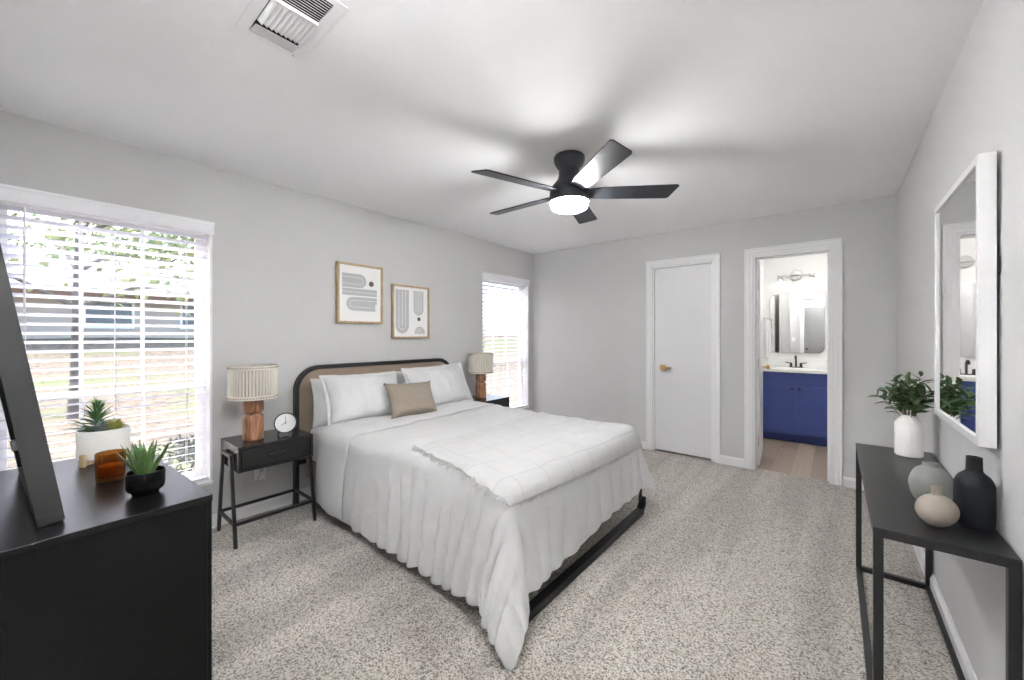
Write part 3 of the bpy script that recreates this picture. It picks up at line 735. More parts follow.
# ------------------------------------------------------------------ pillows
def pillow_mesh(w, h, t, seed, ear=.06, nx=44, ny=34, wr=.006, p=2.6):
    mb = MB(); off = Vector((seed*3.7, seed*1.3, 0))
    for sgn in (1, -1):
        P = []
        for i in range(nx+1):
            row = []
            for j in range(ny+1):
                a = -1+2*i/nx; b = -1+2*j/ny
                a = math.copysign(1-(1-abs(a))**1.35, a); b = math.copysign(1-(1-abs(b))**1.35, b)
                x = a*w/2*(1-ear*(1-b*b)*abs(a)**2); y = b*h/2*(1-ear*1.1*(1-a*a)*abs(b)**2)
                T = t/2*(max(0, 1-abs(a)**p)*max(0, 1-abs(b)**p))**.55*(1-.18*b)
                pt = Vector((x, y, 0))
                edge = min(1, 4*(1-max(abs(a), abs(b))))
                ang = noise.noise(Vector((x*9, y*4, sgn*2.0))+off)*wr+noise.noise(Vector((x*22, y*7, sgn))+off)*wr*.45
                row.append((x, y, sgn*(T+ang*edge)))
            P.append(row)
        mb.grid(P if sgn > 0 else P)
    return mb
def outline_pts(w, h, ear=.06, n=30):
    pts = []
    for side in range(4):
        for k in range(n):
            s = -1+2*k/n
            a, b = ((s, -1), (1, s), (-s, 1), (-1, -s))[side]
            pts.append((a*w/2*(1-ear*(1-b*b)*abs(a)**2), b*h/2*(1-ear*1.1*(1-a*a)*abs(b)**2)))
    return pts
def pillow(name, label, cat, m, w, h, t, bottom, lean, yaw=0, roll=0, seed=1, flange=0, group=None, piping=None, wr=.006):
    """bottom: world point of the middle of the bottom edge; lean from upright towards the headboard"""
    R = Matrix.Rotation(yaw, 4, 'Z') @ Matrix.Rotation(-lean, 4, 'Y') @ Matrix.Rotation(pi/2, 4, 'Z') @ Matrix.Rotation(pi/2, 4, 'X') @ Matrix.Rotation(roll, 4, 'Z')
    T = Matrix.Translation(bottom) @ R @ Matrix.Translation((0, h/2+flange, 0))
    mb = pillow_mesh(w, h, t, seed, wr=wr)
    o = obj(name, mb, m, None, weld=True, sharp=180); o.matrix_world = T
    ms = o.modifiers.new('smooth', 'SUBSURF'); ms.levels = 1; ms.render_levels = 1
    tag(o, label, cat, group)
    op = outline_pts(w, h)
    if flange:
        n = len(op); fm = MB(); rows = []
        for k in range(4):
            f = k/3; row = []
            for i, (x, y) in enumerate(op):
                L = sqrt(x*x+y*y); sx = x*(1+2*flange*f/w*1.0); sy = y*(1+2*flange*f/h*1.0)
                row.append((sx, sy, noise.noise(Vector((x*14, y*14, seed)))*.012*f))
            rows.append(row)
        fm.grid(rows, closed=True)
        fo = obj('flange', fm, m, o, sharp=180); sd = fo.modifiers.new('thickness', 'SOLIDIFY'); sd.thickness = .006; sd.offset = 0
        ms = fo.modifiers.new('smooth', 'SUBSURF'); ms.levels = 1; ms.render_levels = 1
    if piping:
        pm = MB().tube([(x, y, 0) for x, y in op], .0042, 6, closed=True)
        for sx in (-1, 1):
            for sy in (-1, 1): pm.sphere((sx*w/2, sy*h/2, 0), .010, 6)
        obj('piping', pm, piping, o)
    return o
ZP = BZ+.022
G = 'white pillows at the headboard'
pillow('bed_pillow', 'white sleeping pillow behind the front sham, nearest the clock', 'pillow', 'cotton', .66, .375, .15, (-3.030, 1.640, ZP-.026), radians(12), 0, radians(-2), 1, 0, G)
pillow('bed_pillow', 'white sleeping pillow mostly hidden behind the right hand sham', 'pillow', 'cotton', .66, .40, .15, (-3.035, 2.385, ZP-.022), radians(11), 0, radians(3), 2, 0, G)
pillow('pillow_sham', 'wide white sham with flat border leaning left of the beige cushion', 'pillow', 'cotton', .60, .365, .17, (-2.845, 1.672, ZP-.006), radians(25), radians(-3), radians(-1), 3, .028, G, wr=.017)
pillow('pillow_sham', 'large white sham leaning at the right, behind the beige cushion', 'pillow', 'cotton', .73, .38, .17, (-2.845, 2.475, ZP), radians(25), radians(3), radians(1), 4, .028, G, wr=.017)
pillow('throw_cushion', 'small beige linen lumbar cushion propped between the white shams', 'cushion', 'beige', .46, .29, .13, (-2.69, 2.005, ZP+.016), radians(26), radians(2), radians(-3), 5, 0, None, 'beige', wr=.003)

# ------------------------------------------------------------------ nightstands
def nightstand(loc, label):
    t = thing('nightstand', label, 'nightstand', loc, 0, 'black nightstands beside the bed')   # local: x depth (+x front), y width
    D, Wd, z0, z1 = .36, .445, .455, .612
    b = MB(); hd, hw = D/2, Wd/2
    b.box(-hd, hd, -hw, hw, z1-.016, z1); b.box(-hd, hd, -hw, hw, z0, z0+.014)
    b.box(-hd, hd, -hw, -hw+.016, z0+.014, z1-.016); b.box(-hd, hd, hw-.016, hw, z0+.014, z1-.016); b.box(-hd, -hd+.012, -hw+.016, hw-.016, z0+.014, z1-.016)
    obj('cabinet', b, 'blackwood', t, .0015)
    dr = obj('drawer', MB().box(hd-.022, hd-.005, -hw+.019, hw-.019, z0+.017, z1-.019).box(-hd+.03, hd-.022, -hw+.03, hw-.03, z0+.02, z1-.05), 'blackwood', t, .0015)
    obj('drawer_pull', MB().box(hd-.006, hd+.012, -.045, .045, (z0+z1)/2-.004, (z0+z1)/2+.006), 'blackmetal', dr, .002)
    s = .019
    for sy in (-1, 1):
        y = sy*(hw+.012)
        for sx in (-1, 1):
            obj('leg', MB().bar((sx*.082, y, .545), (sx*.176, y, 0), s), 'blackmetal', t, .0015)
        obj('leg_top_bar', MB().box(-.09, .09, y-s/2, y+s/2, .535, .554), 'blackmetal', t, .0015)
        zc = .135; xx = .082+.094*(.545-zc)/.545
        obj('cross_rail', MB().box(-xx, xx, y-s/2+.002, y+s/2-.002, zc-.009, zc+.009), 'blackmetal', t, .0015)
    for sx in (-1, 1):
        obj('stretcher', MB().box(sx*.152-.008, sx*.152+.008, -hw-.012, hw+.012, .126, .144), 'blackmetal', t, .0015)
    return t
ns = nightstand((-2.985, .996, 0), 'black nightstand with angled metal legs left of the bed, under the clock')
copy_tree(ns, (-2.985, 3.135, 0), 'black nightstand on the far side of the bed, mostly hidden by the bedding')

def table_lamp(loc, label):
    t = thing('table_lamp', label, 'table lamp', loc, 0, 'wooden table lamps with reed shades')
    obj('wood_base', MB().lathe([(0, 0), (.054, 0), (.058, .004), (.060, .012), (.060, .150), (.057, .160), (.046, .168), (.044, .173), (.047, .179), (.057, .186), (.060, .194), (.060, .248), (.056, .256), (.03, .258), (0, .258)], n=44), 'lampwood', t)
    obj('lamp_stem', MB().tube([(0, 0, .255), (0, 0, .34)], .008, 12).lathe([(0, .30), (.018, .30), (.018, .345), (0, .345)], n=16), 'brass', t)
    sh = MB(); r = .135; z0, z1 = .272, .490
    sh.lathe([(r-.004, z0), (r-.004, z1)], n=64); sh.f = sh.f[:-2]; sh.mi = sh.mi[:-2]
    so = obj('lamp_shade', sh, 'shade', t); sd = so.modifiers.new('thickness', 'SOLIDIFY'); sd.thickness = .002; sd.offset = -1
    reeds = MB(); n = 46
    for k in range(n):
        a = 2*pi*k/n; reeds.tube([(r*cos(a), r*sin(a), z0+.012), (r*cos(a), r*sin(a), z1-.012)], .0052, 6)
    obj('reeds', reeds, 'reed', so)
    for zz in (z0+.013, z1-.013):
        rim = MB(); rim.ring([((r+.0065)*cos(2*pi*k/64), (r+.0065)*sin(2*pi*k/64)) for k in range(64)], [((r-.006)*cos(2*pi*k/64), (r-.006)*sin(2*pi*k/64)) for k in range(64)], zz-.012, zz+.012)
        ro = obj('shade_rim', rim, 'reed', so); st = MB()
        for k in range(n*2):
            a = 2*pi*(k+.5)/(n*2); T = Matrix.Rotation(a, 4, 'Z') @ Matrix.Translation((r+.0066, 0, zz))
            st.box(-.0008, .0008, -.0017, .0017, -.005, .005, T=T)
        so_ = obj('rim_stitching', st, 'stem', so)
    sp = MB()
    for k in range(3):
        a = 2*pi*k/3; sp.tube([(0, 0, z1-.02), ((r-.006)*cos(a), (r-.006)*sin(a), z1-.012)], .002, 6)
    sp.tube([(0, 0, .33), (0, 0, z1-.012)], .003, 8).sphere((0, 0, z1-.006), .008, 6)
    obj('spider', sp, 'nickel', t)
    return t
tl = table_lamp((-2.975, .905, .6125), 'lamp with a pale reed shade and turned wood base beside the clock')
copy_tree(tl, (-3.03, 3.13, .6125), 'lamp with reed shade and wood base in front of the corner window')

# round alarm clock
t = thing('alarm_clock', 'round white faced black clock standing on the left nightstand', 'clock', (-2.925, 1.085, .6125), radians(-28))
TC = Matrix.Translation((0, 0, .083)) @ Matrix.Rotation(radians(-10), 4, 'Y') @ Matrix.Rotation(pi/2, 4, 'Z') @ Matrix.Rotation(pi/2, 4, 'X')
R_ = .068
obj('case', MB().lathe([(0, -.030), (.05, -.030), (R_, -.022), (R_+.002, .010), (R_-.001, .014), (R_-.004, .012), (R_-.005, .004), (0, .004)], n=48, T=TC), 'blackmetal', t)
dm = MB().lathe([(R_-.005, .005), (R_-.018, .0072), (0, .0072)], n=48, T=TC)
for k in range(12): dm.box(-.0008, .0008, .043, .049, .0070, .0076, 1, T=TC @ Matrix.Rotation(2*pi*k/12, 4, 'Z'))
obj('dial', dm, ['white', 'pgrey'], t)
hd = MB()
for ang, L, wd in ((radians(0), .046, .0022), (radians(240), .032, .003)):
    T = TC @ Matrix.Rotation(-ang, 4, 'Z'); hd.box(-wd/2, wd/2, -.008, L, .0092, .0098, T=T)
hd.lathe([(.004, .009), (0, .0105)], n=12, T=TC)
obj('hands', hd, 'blackmetal', t)
for s in (-1, 1):
    obj('foot', MB().tube([(-.012, s*.038, .030), (-.006, s*.046, .004)], .006, 8).sphere((-.006, s*.046, .006), .006, 5), 'blackmetal', t)

# wall outlet with lamp cord under the nightstand
t = thing('wall_outlet', 'white outlet plate on the wall under the left nightstand', 'outlet', (XL, 1.03, .30))
obj('plate', MB().box(.0002, .006, -.036, .036, -.058, .058), 'white', t, .003)
for z in (-.02, .02): obj('socket', MB().box(.006, .008, -.016, .016, z-.013, z+.013), 'white', t, .002)
cpts = [(-3.212, 1.03, .322), (-3.20, 1.02, .30), (-3.185, .985, .255), (-3.19, .95, .24), (-3.19, .93, .29), (-3.185, .97, .36), (-3.185, 1.03, .37), (-3.19, 1.06, .31), (-3.19, 1.03, .22), (-3.19, .96, .16), (-3.19, .92, .20), (-3.19, .91, .34), (-3.19, .91, .46), (-3.19, .91, .60), (-3.172, .91, .6275), (-3.10, .905, .617), (-3.037, .905, .617)]
def catmull(pts, n=6):
    P = [Vector(p) for p in pts]; out = []
    for i in range(len(P)-1):
        a, b, c, d = P[max(i-1, 0)], P[i], P[i+1], P[min(i+2, len(P)-1)]
        for k in range(n):
            s = k/n; out.append(.5*((2*b)+(c-a)*s+(2*a-5*b+4*c-d)*s*s+(3*b-a-3*c+d)*s**3))
    return out+[P[-1]]
cc = MB().tube(catmull(cpts), .0028, 6); cc.box(-3.239, -3.205, 1.018, 1.042, .31, .334)
tag(obj('power_cord', cc, 'cord'), 'thin pale lamp cord looped below the left nightstand', 'cord')

# ------------------------------------------------------------------ black dresser in the near left corner
ZD = .76; RD = radians(3.7); DL, DD = .955, .455
C0 = Vector((-1.628, .376)); uu_ = Vector((-cos(RD), -sin(RD))); vv_ = Vector((sin(RD), -cos(RD)))
cen = C0+uu_*DL/2+vv_*DD/2
dres = thing('dresser', 'black dresser with smooth top below the large window', 'dresser', (cen.x, cen.y, 0), RD)
hx, hy = DL/2, DD/2
obj('top', MB().box(-hx, hx, -hy, hy, ZD-.022, ZD), 'black', dres, .002)
cb = MB().box(hx-.024, hx-.004, -hy+.004, hy-.013, .0, ZD-.022).box(-hx+.006, -hx+.024, -hy+.004, hy-.013, 0, ZD-.022).box(-hx+.024, hx-.024, -hy+.004, -hy+.012, .05, ZD-.022).box(-hx+.024, hx-.024, -hy+.012, hy-.03, .06, .078)
cb.box(-.009, .009, -hy+.012, hy-.03, .078, ZD-.022).box(hx-.006, hx-.001, -hy+.004, -hy+.020, 0, ZD-.022)
obj('body', cb, 'blackside', dres, .001)
for r in range(3):
    for s in (-1, 1):
        z0 = .08+r*.222; xa, xb = (.0015, hx-.005) if s > 0 else (-hx+.005, -.0015)
        d_ = obj('drawer', MB().box(xa, xb, hy-.012, hy-.001, z0, z0+.2205), 'blackside', dres, .002)
        obj('drawer_pull', MB().box((xa+xb)/2-.06, (xa+xb)/2+.06, hy-.001, hy+.018, z0+.150, z0+.160), 'blackmetal', d_, .002)
# things standing on the dresser
def dl(x, y): return Vector((x, y, ZD+.0005))
# leaning black mirror
LM = thing('leaning_mirror', 'tall black framed mirror leaning back on the dresser, cut by the picture edge', 'mirror', (0, 0, 0))
lw, lh, lt = .75, 1.08, .052
lb = Vector((-1.715, .049, ZD+.0082))                          # bottom front near corner
LM.matrix_world = Matrix.Translation(lb) @ Matrix.Rotation(RD, 4, 'Z') @ Matrix.Rotation(radians(8.4), 4, 'X')
f_ = MB()
f_.box(-lw, 0, -lt, 0, 0, .028).box(-lw, 0, -lt, 0, lh-.028, lh).box(-lw, -lw+.028, -lt, 0, .028, lh-.028).box(-.028, 0, -lt, 0, .028, lh-.028)
obj('frame', f_, 'blackframe', LM, .0015)
obj('glass', MB().box(-lw+.024, -.024, -.016, -.010, .024, lh-.024), 'mirror', LM, smooth=False)
obj('backing', MB().box(-lw+.024, -.024, -.030, -.017, .024, lh-.024), 'blackwood', LM, smooth=False)
obj('hanging_bracket', MB().box(-lw+.03, -lw+.06, -lt-.004, -.030, .10, .14), 'nickel', LM, .002)

def leaf_blade(mb, base, dirv, L, W, th, curl, n=7, mi=0, tip_mi=None, up=Vector((0, 0, 1)), chan=.3):
    """a thick tapering leaf from base along dirv, bending down by curl"""
    d = dirv.normalized(); side = d.cross(up)
    if side.length < 1e-3: side = Vector((1, 0, 0))
    side.normalize(); nrm = side.cross(d).normalized(); rows = []
    for i in range(n+1):
        s = i/n; c = base+d*L*s+nrm*(-curl*L*s*s)
        w = W*(1-s)**.75*(.75+.9*s*(1-s)) + .0004; tt = th*(1-s)+.0004
        rows.append([c+side*w/2+nrm*tt*chan, c+nrm*(tt*.12), c-side*w/2+nrm*tt*chan, c-side*w*.3-nrm*tt*.55, c-nrm*tt*.9, c+side*w*.3-nrm*tt*.55])
    k0 = len(mb.f); mb.grid(rows, mi, closed=True)
    if tip_mi is not None:
        for q in range(len(mb.f)-6, len(mb.f)): mb.mi[q] = tip_mi

# white pot on wooden feet with mixed succulents
wp = thing('potted_succulents', 'white round pot on wooden legs holding mixed succulents', 'potted plant', dl(-2.425, .178))
pr = .082; z0, z1 = .018, .140
obj('pot', MB().lathe([(0, z0), (pr*.86, z0), (pr*.97, z0+.006), (pr, z0+.02), (pr, z1), (pr-.003, z1+.001), (pr-.006, z1), (pr-.006, z1-.02), (0, z1-.02)], n=56), 'ceramw', wp)
obj('soil', MB().lathe([(pr-.0065, z1-.0195), (pr-.02, z1-.013), (0, z1-.010)], n=40), 'soil', wp)
st = None
for k in range(4):
    a = radians(-47+90*k); T = Matrix.Rotation(a, 4, 'Z')
    obj('stand_leg', MB().box(pr+.0012, pr+.012, -.010, .010, 0, .050, T=T), 'framewood', wp, .002)
cr = MB().box(-pr-.002, pr+.002, -.009, .009, .005, .017, T=Matrix.Rotation(radians(-47), 4, 'Z')).box(-pr-.002, pr+.002, -.009, .009, .0055, .0165, T=Matrix.Rotation(radians(43), 4, 'Z'))
obj('stand_cross', cr, 'framewood', wp)
random.seed(11)
cdir = Vector((.94, .34, 0)); lft = Vector((cos(0.6895), sin(0.6895), 0))*-1    # towards the left of the view
sp = MB(); b0 = lft*.030+Vector((0, 0, .130))
for lvl in range(9):
    for k in range(7):
        a = 2*pi*k/7+lvl*.55; el = radians(8+lvl*9); z = .004+lvl*.010
        d = Vector((cos(a)*cos(el), sin(a)*cos(el), sin(el)))
        leaf_blade(sp, b0+Vector((0, 0, z)), d, .098-lvl*.005+random.uniform(-.010, .010), .014, .005, .20)
for k in range(6):
    a = random.uniform(0, 6.28); d = (lft*1.0+Vector((cos(a)*.3, sin(a)*.3, .35+.2*random.random())))
    leaf_blade(sp, b0+lft*.02, d, .135+random.uniform(-.02, .02), .010, .004, .25)
obj('spiky_succulent', sp, 'succ', wp)
gs = MB()
for c_ in range(5):
    cc_ = Vector((random.uniform(-.012, .03), random.uniform(-.03, .03), .134))-lft*.012
    for lvl in range(4):
        for k in range(9):
            a = 2*pi*k/9+lvl*.4; el = radians(18+lvl*20); d = Vector((cos(a)*cos(el), sin(a)*cos(el), sin(el)))
            leaf_blade(gs, cc_+Vector((0, 0, lvl*.006)), d, .036-lvl*.003, .010, .005, -.15)
obj('grey_succulent', gs, 'succgrey', wp)
ys = MB()
for c_ in range(3):
    cc_ = Vector((random.uniform(-.01, .01), random.uniform(-.02, .02), .134))-lft*.052
    for lvl in range(4):
        for k in range(7):
            a = 2*pi*k/7+lvl*.4; el = radians(15+lvl*20); d = Vector((cos(a)*cos(el), sin(a)*cos(el), sin(el)))
            leaf_blade(ys, cc_+Vector((0, 0, lvl*.006)), d, .032-lvl*.002, .008, .004, -.1)
obj('yellow_succulent', ys, 'succyel', wp)
# amber tumbler
am = thing('amber_candle_glass', 'amber glass tumbler between the two potted plants', 'glass', dl(-2.085, .170))
ar = .042
obj('tumbler', MB().lathe([(0, 0), (ar*.84, 0), (ar*.92, .004), (ar*.96, .02), (ar, .102), (ar-.002, .104), (ar-.005, .102), (ar*.96-.006, .02), (ar*.8, .012), (0, .012)], n=48), 'amber', am)
obj('candle_wax', MB().lathe([(0, .0125), (ar*.96-.007, .0205), (ar*.975-.007, .056), (0, .056)], n=40), mat('amber_wax', (.42, .22, .08), .6), am)
# black pot with aloe
bp_ = thing('potted_aloe', 'small black pot with a spiky green aloe at the dresser front corner', 'potted plant', dl(-1.815, .232))
obj('pot', MB().lathe([(0, 0), (.034, 0), (.036, .005), (.038, .009), (.047, .016), (.0505, .028), (.051, .076), (.049, .078), (.047, .076), (.046, .062), (0, .062)], n=48, sx=1.0, sy=1.0), 'black', bp_)
obj('soil', MB().lathe([(.0465, .0615), (.03, .066), (0, .068)], n=32), 'soil', bp_)
al = MB(); random.seed(5)
for lvl, (n_l, el, L) in enumerate(((7, 54, .122), (6, 64, .130), (5, 75, .124), (3, 83, .098))):
    for k in range(n_l):
        a = 2*pi*k/n_l+lvl*.5+random.uniform(-.12, .12); e = radians(el+random.uniform(-5, 5))
        d = Vector((cos(a)*cos(e), sin(a)*cos(e), sin(e)))
        leaf_blade(al, Vector((cos(a)*.006, sin(a)*.006, .062)), d, L*random.uniform(.9, 1.08), .030, .012, -.10 if el < 60 else .0, n=8, mi=0, tip_mi=1)
obj('aloe', al, ['aloe', 'aloetip'], bp_)

# ------------------------------------------------------------------ console table on the right
KX0, KX1, KY0, KY1, KZ = .096, .388, 1.662, 2.905, .70
t = thing('console_table', 'slim black metal console table along the right wall', 'console table', ((KX0+KX1)/2, (KY0+KY1)/2, 0))
kx, ky = (KX1-KX0)/2, (KY1-KY0)/2; s = .024
obj('tabletop', MB().box(-kx, kx, -ky, ky, KZ-.004, KZ), 'consoletop', t, .001)
ap = MB().box(-kx, kx, -ky, -ky+s, KZ-s-.004, KZ-.004).box(-kx, kx, ky-s, ky, KZ-s-.004, KZ-.004).box(-kx, -kx+s, -ky+s, ky-s, KZ-s-.004, KZ-.004).box(kx-s, kx, -ky+s, ky-s, KZ-s-.004, KZ-.004)
obj('apron', ap, 'blackmetal', t, .001)
for sx in (-1, 1):
    for sy in (-1, 1):
        x = sx*(kx-s/2); y = sy*(ky-s/2)
        obj('leg', MB().box(x-s/2, x+s/2, y-s/2, y+s/2, 0, KZ-s-.004), 'blackmetal', t, .001)
for sx in (-1, 1):
    x = sx*(kx-s/2); obj('floor_rail', MB().box(x-s/2, x+s/2, -ky+s, ky-s, 0, s), 'blackmetal', t, .001)
for sy in (-1, 1):
    y = sy*(ky-s/2); obj('floor_rail', MB().box(-kx+s, kx-s, y-s/2, y+s/2, 0, s), 'blackmetal', t, .001)
ZK = KZ+.0005
# white vase with laurel branches
pv = thing('leafy_vase', 'white bottle vase with dark leafy branches at the far end of the console', 'vase', (.290, 2.765, ZK))
r = .052
obj('vase', MB().lathe([(0, 0), (r-.004, 0), (r, .005), (r, .160), (r-.003, .166), (.030, .193), (.028, .203), (.024, .203), (.024, .19), (r-.006, .160), (r-.006, .008), (0, .008)], n=44), 'ceramw', pv)
random.seed(21); stm = MB(); lvs = MB()
def flat_leaf(mb, base, d, L, W, roll):
    d = d.normalized(); side = d.cross(Vector((0, 0, 1)))
    if side.length < .05: side = Vector((1, 0, 0))
    side.normalize(); nrm = side.cross(d); side = side*cos(roll)+nrm*sin(roll); nrm = side.cross(d).normalized()
    rows = []
    for i in range(7):
        s_ = i/6; w_ = W*sin(pi*min(1, s_*.94+.05))**.8; c = base+d*L*s_-nrm*L*.18*s_*s_
        rows.append([c+side*w_/2+nrm*w_*.14, c, c-side*w_/2+nrm*w_*.14])
    mb.grid(rows)
for k in range(26):
    a = 2*pi*k/26+random.uniform(-.2, .2); sp_ = random.uniform(.12, 1.0); H = random.uniform(.15, .235)*(1.15-.40*sp_)
    pts = []; reach = .112*sp_
    for i in range(7):
        s_ = i/6; pts.append(Vector((cos(a)*(.008+reach*s_**1.2), sin(a)*(.008+reach*s_**1.2), .15+(H+.05)*(s_-.22*sp_*s_*s_))))
    stm.tube(pts, [.0018-.0012*i/6 for i in range(7)], 5)
    for q in range(10):
        s_ = .30+.70*(q+.5)/10; i = min(5, int(s_*6)); f = s_*6-i; p = pts[i].lerp(pts[i+1], f); tg = (pts[i+1]-pts[i]).normalized()
        ph = q*2.4+k; sd = tg.cross(Vector((sin(ph), cos(ph), .3))).normalized()
        flat_leaf(lvs, p, tg*.55+sd*.9+Vector((0, 0, .1)), random.uniform(.044, .066), random.uniform(.015, .022), random.uniform(-.6, .6))
obj('branches', stm, 'stem', pv); lo = obj('leaves', lvs, 'leaf', pv)
sd = lo.modifiers.new('thickness', 'SOLIDIFY'); sd.thickness = .0006
# three stoneware bottles
def bottle(name, label, loc, prof, m, sx=1, sy=1, rz=0):
    o = obj(name, MB().lathe(prof, n=52, sx=sx, sy=sy), m, loc=loc); o.rotation_euler = (0, 0, rz)
    return tag(o, label, 'vase', 'stoneware vases on the console')
def sm(pr, n=5):                                              # smooth a profile with Catmull-Rom
    return [(max(0, p.x), p.z) for p in catmull([(a, 0, b) for a, b in pr], n)]
bottle('stoneware_vase', 'tall charcoal bottle vase with narrow neck on the console', (.341, 1.868, ZK),
       sm([(0, 0), (.034, 0), (.041, .006), (.044, .03), (.044, .12), (.042, .140), (.034, .158), (.022, .170), (.0185, .178), (.018, .200), (.0175, .218)])+[(.0145, .218), (.014, .17), (0, .165)], 'ceramk')
bottle('stoneware_vase', 'round grey vase with wide mouth behind the beige one', (.268, 2.025, ZK),
       sm([(0, 0), (.026, 0), (.036, .004), (.050, .028), (.056, .06), (.053, .09), (.040, .118), (.027, .129), (.022, .134), (.0215, .146)])+[(.018, .146), (.018, .13), (0, .125)], 'ceramg')
bottle('stoneware_vase', 'squat beige vase with short neck in front of the grey one', (.252, 1.806, ZK),
       sm([(0, 0), (.018, 0), (.028, .003), (.047, .022), (.055, .045), (.050, .068), (.034, .086), (.019, .093), (.0145, .098), (.0145, .122)])+[(.0115, .122), (.0115, .10), (0, .095)], 'cerambe', 1.0, .78, 0.7)

# ------------------------------------------------------------------ mirror on the right wall
MY0, MY1, MZ0, MZ1 = 1.850, 2.530, .955, 1.862
t = thing('wall_mirror', 'white framed rectangular mirror hung on the right wall over the console', 'mirror', (XR, (MY0+MY1)/2, (MZ0+MZ1)/2))
w, h = MY1-MY0, MZ1-MZ0
RM = Matrix.Rotation(-pi/2, 4, 'Z') @ Matrix.Rotation(pi/2, 4, 'X')           # local z -> -x (into the room)
rc = lambda a, b: [(a/2, b/2), (-a/2, b/2), (-a/2, -b/2), (a/2, -b/2)]
obj('frame', MB().ring(rc(w, h), rc(w-.05, h-.05), .009, .047, T=RM), 'mirrorframe', t, .0015)
obj('mirror_glass', MB().prism(rc(w-.046, h-.046), .036, .040, T=RM), 'mirror', t, smooth=False)
obj('back_panel', MB().prism(rc(w-.048, h-.048), .014, .035, T=RM), 'blackwood', t, smooth=False)
for y_ in (-w/2+.004, w/2-.030): obj('hanging_bracket', MB().box(-.010, -.0015, y_, y_+.026, .08, .13), 'blackmetal', t)

# ------------------------------------------------------------------ bathroom
VX0, VX1, VY0, VY1 = -.712, .20, 5.80, 6.298
t = thing('vanity_cabinet', 'cobalt blue vanity cabinet with two shaker doors', 'vanity', ((VX0+VX1)/2, (VY0+VY1)/2, 0))
ox, oy = (VX0+VX1)/2, (VY0+VY1)/2
bxx = lambda x: x-ox
byy = lambda y: y-oy
obj('carcass', MB().box(bxx(VX0), bxx(VX1), byy(VY0+.02), byy(VY1), .09, .852), 'blue', t, .002)
obj('toe_kick', MB().box(bxx(VX0), bxx(VX1), byy(VY0+.07), byy(VY1), -.003, .0895), 'bluedark', t)
obj('false_drawer_front', MB().box(bxx(VX0+.006), bxx(VX1-.006), byy(VY0+.001), byy(VY0+.0195), .705, .845), 'blue', t, .002)
mid = -.348
for s, (xa, xb) in ((-1, (VX0+.006, mid-.002)), (1, (mid+.002, mid+.364))):
    d_ = MB().box(bxx(xa), bxx(xb), byy(VY0+.008), byy(VY0+.0195), .112, .695)
    d_.ring([(bxx(xb), .695), (bxx(xa), .695), (bxx(xa), .112), (bxx(xb), .112)], [(bxx(xb)-.055, .64), (bxx(xa)+.055, .64), (bxx(xa)+.055, .167), (bxx(xb)-.055, .167)], 0, .009,
            T=Matrix.Translation((0, byy(VY0+.0085), 0)) @ Matrix.Rotation(pi/2, 4, 'X'))
    dd = obj('door', d_, 'blue', t, .002)
    xk = mid+s*.036
    obj('knob', MB().lathe([(0, 0), (.006, 0), (.006, .012), (.014, .018), (.014, .026), (0, .030)], n=16, T=Matrix.Translation((bxx(xk), byy(VY0), .655)) @ Matrix.Rotation(pi/2, 4, 'X')), 'blackmetal', dd)
ct = thing('stone_countertop', 'white quartz vanity top with low backsplash', 'countertop', (ox, oy, .8525))
cm = MB().box(-.42 if False else bxx(VX0), bxx(VX1), byy(VY0-.022), byy(VY1), 0, .035)
obj('slab', cm, 'counter', ct, .003)
obj('backsplash', MB().box(bxx(VX0+.02), bxx(VX1), byy(VY1-.018), byy(VY1), .0352, .150).box(bxx(VX0), bxx(VX0+.019), byy(VY0-.02), byy(VY1), .0352, .150), 'counter', ct, .002)
obj('basin', MB().lathe([(.0, .0354), (.17, .0358), (.19, .037), (.195, .0352)], (bxx(-.36), byy(6.03), 0), 40, sx=1.1, sy=.75), 'ceramw', ct)
fa = thing('faucet', 'matte black two handle faucet on the vanity top', 'faucet', (-.372, 6.19, .888))
obj('base_plate', MB().prism(rrect(.155, .05, .024, 6), 0, .010), 'blackmetal', fa, .002)
obj('spout', MB().tube(catmull([(0, 0, .008), (0, 0, .10), (0, -.012, .135), (0, -.05, .150), (0, -.09, .140), (0, -.105, .115)]), .0105, 12), 'blackmetal', fa)
for s in (-1, 1):
    obj('handle', MB().lathe([(.018, .009), (.014, .02), (.013, .055), (.015, .06), (0, .062)], (s*.052, 0, 0), 16).tube([(s*.052, 0, .057), (s*.112, -.004, .066)], .0065, 8), 'blackmetal', fa)
bm_ = thing('bathroom_mirror', 'frameless bathroom mirror with rounded corners above vanity', 'mirror', (-.373, 6.298, 1.460))
RB = Matrix.Rotation(pi/2, 4, 'X')
obj('mirror_glass', MB().prism(rrect(.575, .775, .075, 10), .004, .013, T=RB), 'mirror', bm_, sharp=30)
obj('edge_trim', MB().ring(rrect(.581, .781, .078, 10), rrect(.575, .775, .075, 10), .001, .015, T=RB), 'nickel', bm_)
vl = thing('vanity_light', 'two head chrome vanity light above the bathroom mirror', 'wall light', (-.378, 6.298, 2.085))
obj('back_plate', MB().lathe([(0, .0005), (.066, .0005), (.066, .018), (.058, .026), (0, .028)], n=36, T=RB), 'nickel', vl)
obj('bar', MB().tube([(-.20, -.05, 0), (.20, -.05, 0)], .008, 10).tube([(0, -.02, 0), (0, -.05, 0)], .009, 10), 'nickel', vl)
M['bulb'] = emit_mat('vanity_bulb_glow', (1, .97, .92), 8)
for s in (-1, 1):
    hdn = obj('lamp_head', MB().lathe([(0, -.004), (.014, -.004), (.016, -.022), (.034, -.052), (.032, -.052), (.013, -.022), (0, -.018)], (s*.165, -.05, 0), 24), 'nickel', vl)
    obj('bulb', MB().sphere((s*.165, -.05, -.040), .017, 8), 'bulb', hdn)
tw = []
